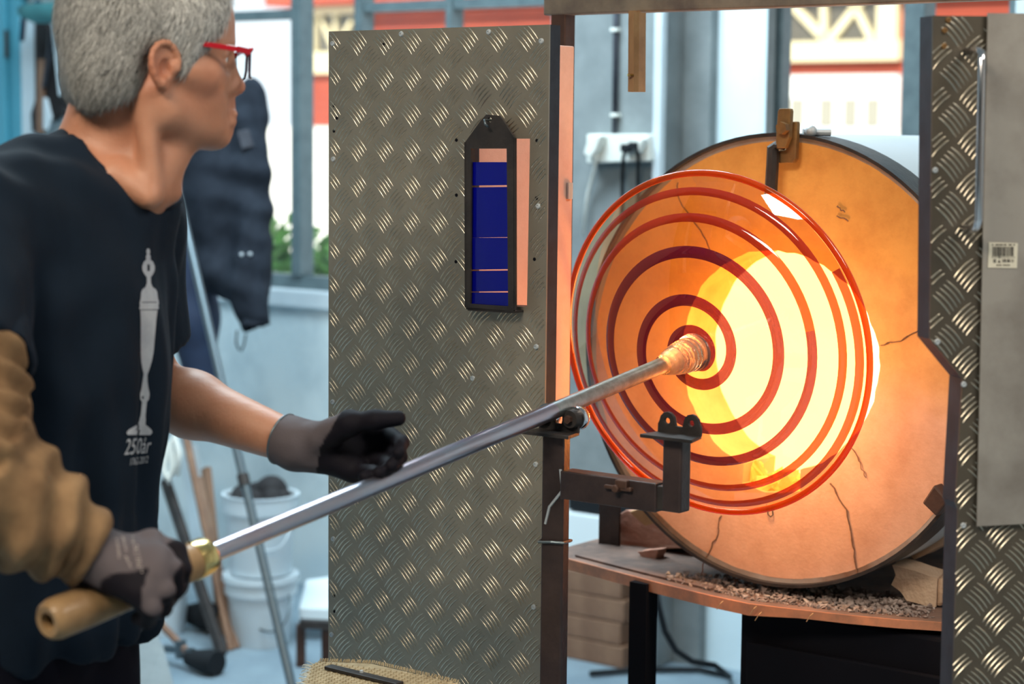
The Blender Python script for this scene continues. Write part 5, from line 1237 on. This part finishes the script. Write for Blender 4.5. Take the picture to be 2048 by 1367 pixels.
base_i = np.arange(nS)[:, None] * 6; SF = np.concatenate([base_i + np.array([0, 1, 2, 3]), base_i + np.array([3, 2, 4, 5])])
shade = 0.62 * rng.uniform(0.35, 1.0, nS) * np.where(rng.random(nS) < 0.25, 0.6, 1.0) * (0.72 + 0.28 * np.clip((su + 0.02) / 0.08, 0, 1)) * np.where(sf > 0.01, 1.35, 1.0)  # window backlight put into front strand colour, plus whiter temples; lower strands darker
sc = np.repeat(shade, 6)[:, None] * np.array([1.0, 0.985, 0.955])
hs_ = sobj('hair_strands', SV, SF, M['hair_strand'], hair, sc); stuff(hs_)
# eyebrows, eyes
for s_ in (-1, 1):
    mb = MB()
    for k in range(40):
        t = random.random(); p = H(0.0955 - 0.016 * t * t, (0.012 + 0.036 * t) * s_, 0.019 + 0.004 * math.sin(t * 3) + random.uniform(-.003, .003)); d = (HL * s_ * 0.8 - HF * 0.4 * t + HU * random.uniform(-.2, .4)).normalized()
        mb.tube([p, p + d * 0.009], [0.0006, 0.0002], 4)
    stuff(obj('eyebrow', mb, M['hair_strand'], man, fix=False))
    mb = MB(); mb.sphere(H(0.0765, 0.031 * s_, -0.001), 0.0119, 16, 12); e_ = obj('eye', mb, M['eye'], man, smooth=True)
    mb = MB(); mb.sphere(H(0.0845, 0.031 * s_, -0.001), 0.0048, 12, 8); obj('iris', mb, M['dark_frame'], e_, smooth=True)

# ---- glasses
gls = MB(); 
gx = bpy.data.objects.new('glasses', None); COL.objects.link(gx); gx.parent = man
def GPt(l, u): return H(0.118 - 1.3 * l * l - (0.002 if abs(l) > 0.05 else 0), l, u - 0.002)
for s_ in (-1, 1):
    out = []
    for l, u in ((0.0105, 0.012), (0.024, 0.0155), (0.046, 0.0150), (0.0615, 0.0125), (0.0625, 0.006), (0.059, -0.011), (0.052, -0.0185), (0.036, -0.0205), (0.021, -0.0185), (0.0135, -0.010)): out.append(GPt(l * s_, u))
    mb = MB(); mb.tube(out, 0.0017, 8, closed=True); obj('lens_rim', mb, M['dark_frame'], gx, smooth=True)
    mb = MB(); mb.tube([GPt(0.0105 * s_, 0.0118), GPt(0.024 * s_, 0.0155), GPt(0.046 * s_, 0.0152), GPt(0.0625 * s_, 0.012)], [0.0022, 0.0026, 0.0026, 0.003], 8); obj('brow_bar', mb, M['red_frame'], gx, smooth=True)
    mb = MB(); mb.prism([out], -HF * 0.0016); obj('lens', mb, M['pane'], gx)
    mb = MB(); a = GPt(0.063 * s_, 0.0108); b = H(0.094, 0.0715 * s_, 0.0110); c = H(0.050, 0.0730 * s_, 0.0150); d = H(0.008, 0.0735 * s_, 0.0160); e = H(-0.018, 0.083 * s_, -0.012)
    mb.bar(a, b, 0.003, 0.0075); mb.bar(b, c, 0.0024, 0.0062); mb.bar(c, d, 0.0024, 0.0050); obj('temple', mb, M['red_frame'], gx, bevel=0.0006)
mb = MB(); mb.tube([GPt(-0.0105, 0.009), H(0.1135, 0, 0.0105), GPt(0.0105, 0.009)], 0.0018, 8); obj('bridge', mb, M['red_frame'], gx, smooth=True)

# ---- T-shirt
f = Field(*rngs(np.array([-0.98, 1.98, 0.86]), np.array([-0.28, 2.86, 1.56]), 0.0058))
add_torso(f, 0.006); f.ell(HIP - UP * 0.02, TAX, (0.134, 0.180, 0.18), 0.05)
for s_, (S_, E_) in ((-1, (RS, RE)), (1, (LS, LE_))):
    L_ = 0.60 if s_ < 0 else 0.74
    q_ = S_.lerp(E_, L_); f.cap(S_, q_, 0.070, 0.071 if s_ < 0 else 0.060, 0.03)
RSX = (RE - RS).normalized(); LSX = (LE_ - LS).normalized()
def shirt_cut(f, S_, D_, L_, r):
    q_ = S_ + D_ * L_; f.cap(q_ + D_ * 0.0, q_ + D_ * 0.22, 0.088, 0.088, 0.0, 'cut')
# sleeve ends trimmed square, then hollowed
for S_, E_, L_, rin in ((RS, RE, 0.57, 0.060), (LS, LE_, 0.74, 0.050)):
    D_ = (E_ - S_).normalized(); q_ = S_.lerp(E_, L_); X, Y, Z = f.x[:, None, None], f.y[None, :, None], f.z[None, None, :]
    ax = (X - q_.x) * D_.x + (Y - q_.y) * D_.y + (Z - q_.z) * D_.z
    rad = np.sqrt(np.maximum((X - q_.x) ** 2 + (Y - q_.y) ** 2 + (Z - q_.z) ** 2 - ax ** 2, 0))
    box = np.maximum(np.maximum(-ax, rad - 0.088), ax - 0.2); f.v = np.maximum(f.v, -box.astype(np.float32))
    hol = np.maximum(np.maximum(-ax - 0.05, rad - rin), ax - 0.1); f.v = np.maximum(f.v, -hol.astype(np.float32))
NDIR = (NT - NB).normalized()
ncol = (NDIR * 0.80 + TF * 0.60).normalized()
RC0 = U(258, 322, 2.42); RN = (UP + TF * 0.72).normalized(); RT_ = (TF - RN * TF.dot(RN)).normalized()
f.ell(RC0 + RN * 0.055, (RT_, SAX, RN), (0.086, 0.092, 0.125), 0.005, 'cut')
f.plane(HIP - UP * 0.062, -UP)
V, F = f.mesh(); V = relax(V, F, 2, 0.5); N = vnormals(V, F)
# cloth folds: long drapes from the shoulder and chest, pulls at the arm pit, fine wrinkles
T = (V - np.array(MS)) @ np.array(TF); S = (V - np.array(MS)) @ np.array(SAX); Zr = V[:, 2] - MS.z
ang = np.arctan2(S, T + 0.02)
low = sm(0.05, -0.40, Zr); sleeve_w = sm(0.17, 0.21, np.abs(S))
fold = 0.0052 * np.sin(ang * 11 + 1.6 * np.sin(Zr * 7) + 0.8) * low + 0.0030 * np.sin(ang * 19 + Zr * 9 + 2) * low
fold += 0.0035 * np.sin((Zr * 0.8 + S * 0.9 - T * 0.5) * 70) * sm(-0.02, 0.05, Zr) * 0.5
fold += 0.0040 * np.sin((Zr * 0.75 - S * 0.55) * 62 + 1.0) * sm(-0.02, -0.10, Zr) * sm(-0.36, -0.2, Zr) * sm(-0.02, -0.14, S)
wr = np.array([noise.noise(Vector((v[0] * 22, v[1] * 22, v[2] * 9))) for v in V])
fold += 0.0042 * wr
fold += 0.0045 * np.abs(np.sin((S * 0.55 + Zr * 0.35 + 0.02 * wr) * 34)) ** 3 * sm(0.02, -0.12, Zr)
V = V + N * (1.5 * fold)[:, None]
shirt = sobj('t_shirt', V, F, M['shirt'], man)
bvh = BVHTree.FromPolygons([tuple(v) for v in V], [tuple(int(i) for i in q) for q in F])
# ribbed collar where the shirt meets the neck
cp = []
for k in range(44):
    a = 2 * math.pi * k / 44; g_ = RC0 + RT_ * (0.079 * math.cos(a)) + SAX * (0.077 * math.sin(a)); n_ = bvh.find_nearest(g_); cp.append(n_[0])
cp = [(cp[i - 2] + cp[i - 1] + cp[i] + cp[(i + 1) % 44] + cp[(i + 2) % 44]) / 5 for i in range(44)]
mb = MB(); mb.tube(cp, 0.0062, 10, closed=True); obj('collar', mb, M['shirt'], shirt, smooth=True)
# print: covered goblet and lettering, laid on the cloth
def on_shirt(px, py, off=0.0012):
    d = ray(px, py).normalized(); h = bvh.ray_cast(CPOS, d)
    return None if h[0] is None else h[0] + h[1] * off * (1 if h[1].dot(d) < 0 else -1)
gob = [(497, 2), (503, 4), (508, 2.5), (513, 5), (519, 4), (523, 9), (533, 12.5), (541, 12), (549, 8), (554, 4), (566, 4), (574, 7), (578, 13), (584, 16), (596, 17), (604, 19), (607, 19), (612, 18), (616, 20), (620, 17), (640, 15.5), (680, 14), (705, 13), (722, 11), (738, 7), (748, 4), (762, 5), (775, 7), (787, 10), (797, 9), (803, 5), (815, 5), (828, 5), (842, 7), (848, 8), (853, 16), (858, 24), (864, 29), (868, 27)]
def gcx(y): return np.interp(y, [497, 600, 700, 760, 800, 840, 868], [294.5, 297, 293, 289, 288, 284, 277])
mb = MB(); ys_ = np.arange(497, 868.5, 1.5)
def gw(y): return np.interp(y, [g_[0] for g_ in gob], [g_[1] for g_ in gob])
skip = lambda x, y: (528 < y < 542 and abs(x) < 3.2) or (602 < y < 604 and abs(x) < 16) or (617.5 < y < 619.5) or (790 < y < 797 and -6 < x < -1)
for y in ys_:
    y2 = y + 1.5; n = 10
    for k in range(n):
        xa, xb = -1 + 2 * k / n, -1 + 2 * (k + 1) / n
        if skip((xa + xb) / 2 * gw(y), y): continue
        ps = [on_shirt(gcx(yy) + xx * gw(yy) + 0.10 * (0 if yy < 850 else (yy - 850) * -xx * 2), yy) for xx, yy in ((xa, y), (xb, y), (xb, y2), (xa, y2))]
        if all(p is not None for p in ps) and max((ps[0] - p).length for p in ps) < 0.02: mb.add(ps, [(0, 1, 2, 3)])
def text_on_shirt(body_, x0, y0, sx, sy, shear, slope):
    cu = bpy.data.curves.new('lettering', 'FONT'); cu.body = body_; cu.size = 1.0; cu.resolution_u = 3
    o = bpy.data.objects.new('lettering', cu); COL.objects.link(o); dg = bpy.context.evaluated_depsgraph_get(); me = bpy.data.meshes.new_from_object(o.evaluated_get(dg))
    bm = bmesh.new(); bm.from_mesh(me); bmesh.ops.triangulate(bm, faces=bm.faces); bmesh.ops.subdivide_edges(bm, edges=[e for e in bm.edges if e.calc_length() > 0.12], cuts=1, use_grid_fill=False); bmesh.ops.triangulate(bm, faces=bm.faces)
    bm.verts.index_update(); vs = []; ok = True
    for v in bm.verts:
        p = on_shirt(x0 + v.co.x * sx + v.co.y * shear, y0 - v.co.y * sy + v.co.x * slope); vs.append(p if p is not None else Vector((0, 0, -9)))
    fs = [tuple(v.index for v in q.verts) for q in bm.faces]; fs = [q for q in fs if all(vs[i].z > -5 for i in q)]
    vs = [v if v.z > -5 else vs[fs[0][0]] for v in vs]
    if fs: mb.add(vs, fs)
    bm.free(); bpy.data.objects.remove(o); bpy.data.curves.remove(cu); bpy.data.meshes.remove(me)
text_on_shirt('250år', 246, 909, 22.5, 46, 9, -2.0)
text_on_shirt('1762-2012', 257, 930, 8.8, 20, 3, -1.4)
obj('shirt_print', mb, M['print'], shirt, fix=False)

# ---- trousers and shoes
f = Field(*rngs(np.array([-0.92, 2.1, 0.04]), np.array([-0.30, 2.80, 1.10]), 0.0085))
f.ell(HIP, TAX, (0.113, 0.160, 0.16), 0.05); add_legs(f, 0.008)
f.plane(HIP + UP * 0.03, UP); f.plane(Vector((0, 0, 0.065)), -UP)
V, F = f.mesh(); V = relax(V, F, 2, 0.5); N = vnormals(V, F)
V = V + N * np.array([0.006 * noise.noise(Vector((v[0] * 16, v[1] * 16, v[2] * 11))) for v in V])[:, None]
obj_t = sobj('trousers', V, F, M['trousers'], man)
for s_ in (-1, 1):
    an = FOOT[s_]; f = Field(*rngs(np.array(an) - np.array([0.24, 0.24, 0.095]), np.array(an) + np.array([0.26, 0.24, 0.06]), 0.006))
    f.cap(an - UP * 0.045 - TF * 0.03, an - UP * 0.045 + TF * 0.02, 0.044, 0.044, 0.02); f.cap(an - UP * 0.05, an - UP * 0.056 + TF * 0.17, 0.042, 0.036, 0.03); f.plane(Vector((an.x, an.y, 0.002)), -UP)
    V, F = f.mesh(); sobj('shoe', V, F, M['shoe'], man)

# ---- tan sleeve on the near arm
f = Field(*rngs(np.array([-0.95, 1.88, 0.80]), np.array([-0.38, 2.35, 1.42]), 0.0052))
RA = RS.lerp(RE, 0.52); RC = RE.lerp(RW, 0.94)
f.cap(RA, RE, 0.060, 0.066, 0.03); f.cap(RE, RE.lerp(RW, 0.5), 0.066, 0.056, 0.04); f.cap(RE.lerp(RW, 0.5), RC, 0.056, 0.041, 0.02)
Dw = (RW - RE).normalized(); f.plane(RC, Dw); f.cap(RC - Dw * 0.03, RC + Dw * 0.06, 0.033, 0.033, 0.0, 'cut')
V, F = f.mesh(); V = relax(V, F, 2, 0.5); N = vnormals(V, F)
tu = (V - np.array(RA)) @ np.array((RE - RA).normalized()); tw = (V - np.array(RE)) @ np.array(Dw)
wob = np.array([noise.noise(Vector((v[0] * 9, v[1] * 9, v[2] * 9))) for v in V]); wob2 = np.array([noise.noise(Vector((v[0] * 26 + 5, v[1] * 26, v[2] * 26))) for v in V])
per = np.where(tw < 0.01, 0, 1)
fold = (1 - per) * 0.0075 * np.sin(tu * 155 + wob * 3.4) + per * (0.0055 * np.sin(tw * 140 + wob * 6.0) * sm(0.0, 0.05, tw))
fold = fold + 0.007 * wob2
V = V + N * fold[:, None]
sobj('arm_sleeve', V, F, M['sleeve'], man)

# ---- gloves
def glove(name, W_, MC, FI, TH, cuff0, palm_n, split, step=0.0028):
    pts = [W_, cuff0] + MC + [p for J in FI for p in J] + TH
    lo_ = np.min([list(p) for p in pts], 0) - 0.05; hi_ = np.max([list(p) for p in pts], 0) + 0.05
    f = Field(*rngs(lo_, hi_, step))
    add_hand(f, W_, MC, FI, TH, 0.0004, 0.003)
    f.cap(cuff0, W_, 0.0335, 0.0300, 0.012); f.cap(W_, (MC[1] + MC[2]) / 2, 0.029, 0.014, 0.02)
    f.cap(W_.lerp(MC[3], 0.35), MC[3], 0.021, 0.014, 0.015); f.cap(W_.lerp(TH[1], 0.35), TH[1], 0.018, 0.013, 0.012)
    d = (W_ - cuff0).normalized(); f.plane(cuff0, -d); f.cap(cuff0 - d * 0.05, cuff0 + d * 0.02, 0.0290, 0.0290, 0.0, 'cut')
    V, F = f.mesh(); V = relax(V, F, 1, 0.4)
    N = vnormals(V, F)
    kn = np.array([noise.noise(Vector((v[0] * 70, v[1] * 70, v[2] * 70))) for v in V]); V = V + N * (kn * 0.0008)[:, None]
    coat = split(V, N, kn)
    ct = coat.copy()
    for _ in range(3):
        s_ = np.zeros(len(V)); c_n = np.zeros(len(V))
        for i in range(4):
            for j in (1, 3): np.add.at(s_, F[:, i], ct[F[:, (i + j) % 4]]); np.add.at(c_n, F[:, i], 1)
        ct = 0.4 * ct + 0.6 * s_ / np.maximum(c_n, 1)
    ct = sm(0.3, 0.7, ct)[:, None]; col = np.array([0.007, 0.006, 0.010]) * ct + np.array([0.088, 0.074, 0.082]) * (1 - ct)
    return sobj(name, V, F, M['glove'], man, col), V, F
pxy = None
def proj(V):
    inv = np.array(CAM_M.inverted()); Q = V @ inv[:3, :3].T + inv[:3, 3]; return 1024 + FPX * Q[:, 0] / -Q[:, 2], 683.5 - FPX * Q[:, 1] / -Q[:, 2]
# right hand: knit back, coated palm and finger pads (the palm side faces the iron)
def split_r(V, N, kn):
    Dm = V - np.array(RW); ax = np.array(((RM[1] + RM[2]) / 2 - RW).normalized()); kv = np.array((RM[3] - RM[0]).normalized())
    al = Dm @ ax; ac = (V - np.array(RM[1])) @ kv
    iron = np.array(PA); t = (V - iron) @ np.array(PAX); c = iron + t[:, None] * np.array(PAX); tow = ((c - V) * N).sum(1) / np.maximum(np.linalg.norm(c - V, axis=1), 1e-6)
    palm = (tow > 0.25) | ((ac > 0.030 + 0.002 * kn - 0.10 * np.clip(al - 0.02, -1, 0.0)) & (al < 0.075)) 
    tips = np.zeros(len(V), bool)
    for m_, J in zip(RM, RFI):
        d = np.min([np.linalg.norm(V - np.array(J[0].lerp(J[1], 0.5)), axis=1) - 0.006, np.linalg.norm(V - np.array(J[1]), axis=1), np.linalg.norm(V - np.array(J[2]), axis=1)], 0); tips |= d < 0.0165
    return (palm | tips).astype(float)
rg, RV, RF = glove('right_glove', RW, RM, RFI, RT, RE.lerp(RW, 0.86), None, split_r)
def split_l(V, N, kn):
    Dm = V - np.array(LW); ax = np.array(((LM[1] + LM[2]) / 2 - LW).normalized()); al = Dm @ ax; kv = np.array((LM[0] - LM[3]).normalized()); ac = Dm @ kv
    vdir = np.array((CPOS - LW).normalized()); fac = N @ vdir
    return ((al > 0.030 + 0.55 * np.clip(ac, -0.01, 0.03) + 0.003 * kn) & (fac > -0.25) | (al > 0.105)).astype(float)
lg, LV, LF2 = glove('left_glove', LW, LM, LFI, LT, LE_.lerp(LW, 0.90), None, split_l)
# cuff hem of the left glove, faded print on the back of the right one
d_ = (LW - LE_).normalized(); c_ = LE_.lerp(LW, 0.905); e1 = d_.orthogonal().normalized(); e2 = d_.cross(e1)
mb = MB(); mb.tube([c_ + e1 * 0.0335 * math.cos(a) + e2 * 0.0335 * math.sin(a) for a in np.linspace(0, 2 * math.pi, 32, endpoint=False)], 0.0016, 8, closed=True); obj('cuff_hem', mb, M['grey_steel'], lg, smooth=True)
gbvh = BVHTree.FromPolygons([tuple(v) for v in RV], [tuple(int(i) for i in q) for q in RF])
mb = MB(); rnd = random.Random(3)
for x0, y0, x1, y1, n in ((231, 1077, 238, 1118, 9), (243, 1074, 252, 1104, 7), (249, 1112, 262, 1138, 6), (262, 1072, 276, 1136, 13), (272, 1090, 284, 1148, 11)):
    for k in range(n):
        t = k / n; x, y = x0 + (x1 - x0) * t + rnd.uniform(-1, 1), y0 + (y1 - y0) * t; w_, h_ = rnd.uniform(2.5, 6), rnd.uniform(1.2, 2.6)
        ps = []
        for dx, dy in ((0, 0), (w_, 0.6), (w_, h_ + .6), (0, h_)):
            h = gbvh.ray_cast(CPOS, ray(x + dx, y + dy).normalized()); ps.append(None if h[0] is None else h[0] + (h[1] if h[1].dot(ray(x, y)) < 0 else -h[1]) * 0.0007)
        if all(p is not None for p in ps) and max((ps[0] - p).length for p in ps) < 0.01: mb.add(ps, [(0, 1, 2, 3)])
M['glove_print'] = mat('faded_glove_print', (0.30, 0.26, 0.25), 0.8)
stuff(obj('glove_print', mb, M['glove_print'], rg, fix=False))

# ================================================================== JACKET AND COAT on the window frame
jz = 5.95
def J(px, py, dz=0.0): return U(px, py, jz + dz)
c0 = J(470, 400); f = Field(*rngs(np.array(J(330, 700)) - np.array([0.1, 0.25, 0.05]), np.array(J(580, 140)) + np.array([0.1, 0.25, 0.08]), 0.0085))
f.cap(J(495, 215), J(505, 430, -.03), 0.055, 0.062, 0.03); f.cap(J(505, 430, -.03), J(497, 560, -.05), 0.062, 0.058, 0.02); f.cap(J(500, 560, -.05), J(513, 652, -.06), 0.060, 0.046, 0.02)
f.cap(J(500, 180), J(470, 230), 0.040, 0.075, 0.03); f.cap(J(512, 178), J(516, 230), 0.012, 0.02, 0.02)
f.ell(J(420, 410, 0.03), ((LAX + UP * 0.0), DAX, UP), (0.115, 0.075, 0.27), 0.04); f.ell(J(400, 300, 0.03), (LAX, DAX, UP), (0.10, 0.07, 0.16), 0.04)
f.cap(J(440, 540), J(455, 575), 0.06, 0.045, 0.04)
f.plane(J(500, 662, -.06), (-UP * 0.95 + LAX * 0.3).normalized()); f.cap(J(510, 640, -.06), J(518, 700, -.06), 0.036, 0.036, 0.0, 'cut')
V, F = f.mesh(); V = relax(V, F, 2, 0.5); N = vnormals(V, F)
V = V + N * np.array([0.020 * noise.noise(Vector((v[0] * 12, v[1] * 12, v[2] * 6))) + 0.012 * math.sin(v[2] * 60 + 12 * v[0]) * noise.noise(Vector((v[0] * 5, v[1] * 5, v[2] * 5 + 3))) for v in V])[:, None]
jk = thing('jacket', 'dark hooded work jacket hanging by the window behind the man', 'jacket', J(470, 670))
sobj('jacket_cloth', V, F, M['jacket'], jk)
mb = MB()
for x, y in ((483, 509), (500, 508)): mb.sphere(J(x, y, -0.105), 0.006, 10, 8)
obj('snap_button', mb, M['galv'], jk, smooth=True)
mb = MB(); mb.prism([[J(474, 262, -.084), J(497, 258, -.08), J(507, 292, -.08), J(484, 298, -.086)]], DAX * 0.003); obj('sleeve_patch', mb, M['edge_steel'], jk, bevel=0.001)
mb = MB(); mb.tube([J(474, 660, -.06), J(472, 685, -.06), J(478, 700, -.06)], 0.003, 6); mb.tube([J(492, 668, -.06), J(488, 690, -.06), J(482, 702, -.06)], 0.003, 6); obj('drawstring', mb, M['rubber'], jk, smooth=True)
mb = MB(); mb.tube([J(498, 176, 0.02), J(500, 160, 0.06), J(505, 164, 0.25)], 0.006, 8); obj('hook', mb, M['black_steel'], jk, smooth=True)
f = Field(*rngs(np.array(U(320, 800, 6.05)) - np.array([0.1, 0.3, 0.05]), np.array(U(460, 480, 6.05)) + np.array([0.1, 0.3, 0.05]), 0.01))
f.cap(U(372, 500, 6.05), U(385, 640, 6.05), 0.075, 0.085, 0.03); f.cap(U(385, 640, 6.05), U(402, 752, 6.05), 0.085, 0.05, 0.03)
V, F = f.mesh(); V = relax(V, F, 2, 0.5); N = vnormals(V, F)
V = V + N * np.array([0.012 * noise.noise(Vector((v[0] * 10, v[1] * 10, v[2] * 4))) for v in V])[:, None]
o = sobj('coat', V, F, M['navy_coat'], None); tag(o, 'navy coat hanging below and behind the dark jacket', 'coat')
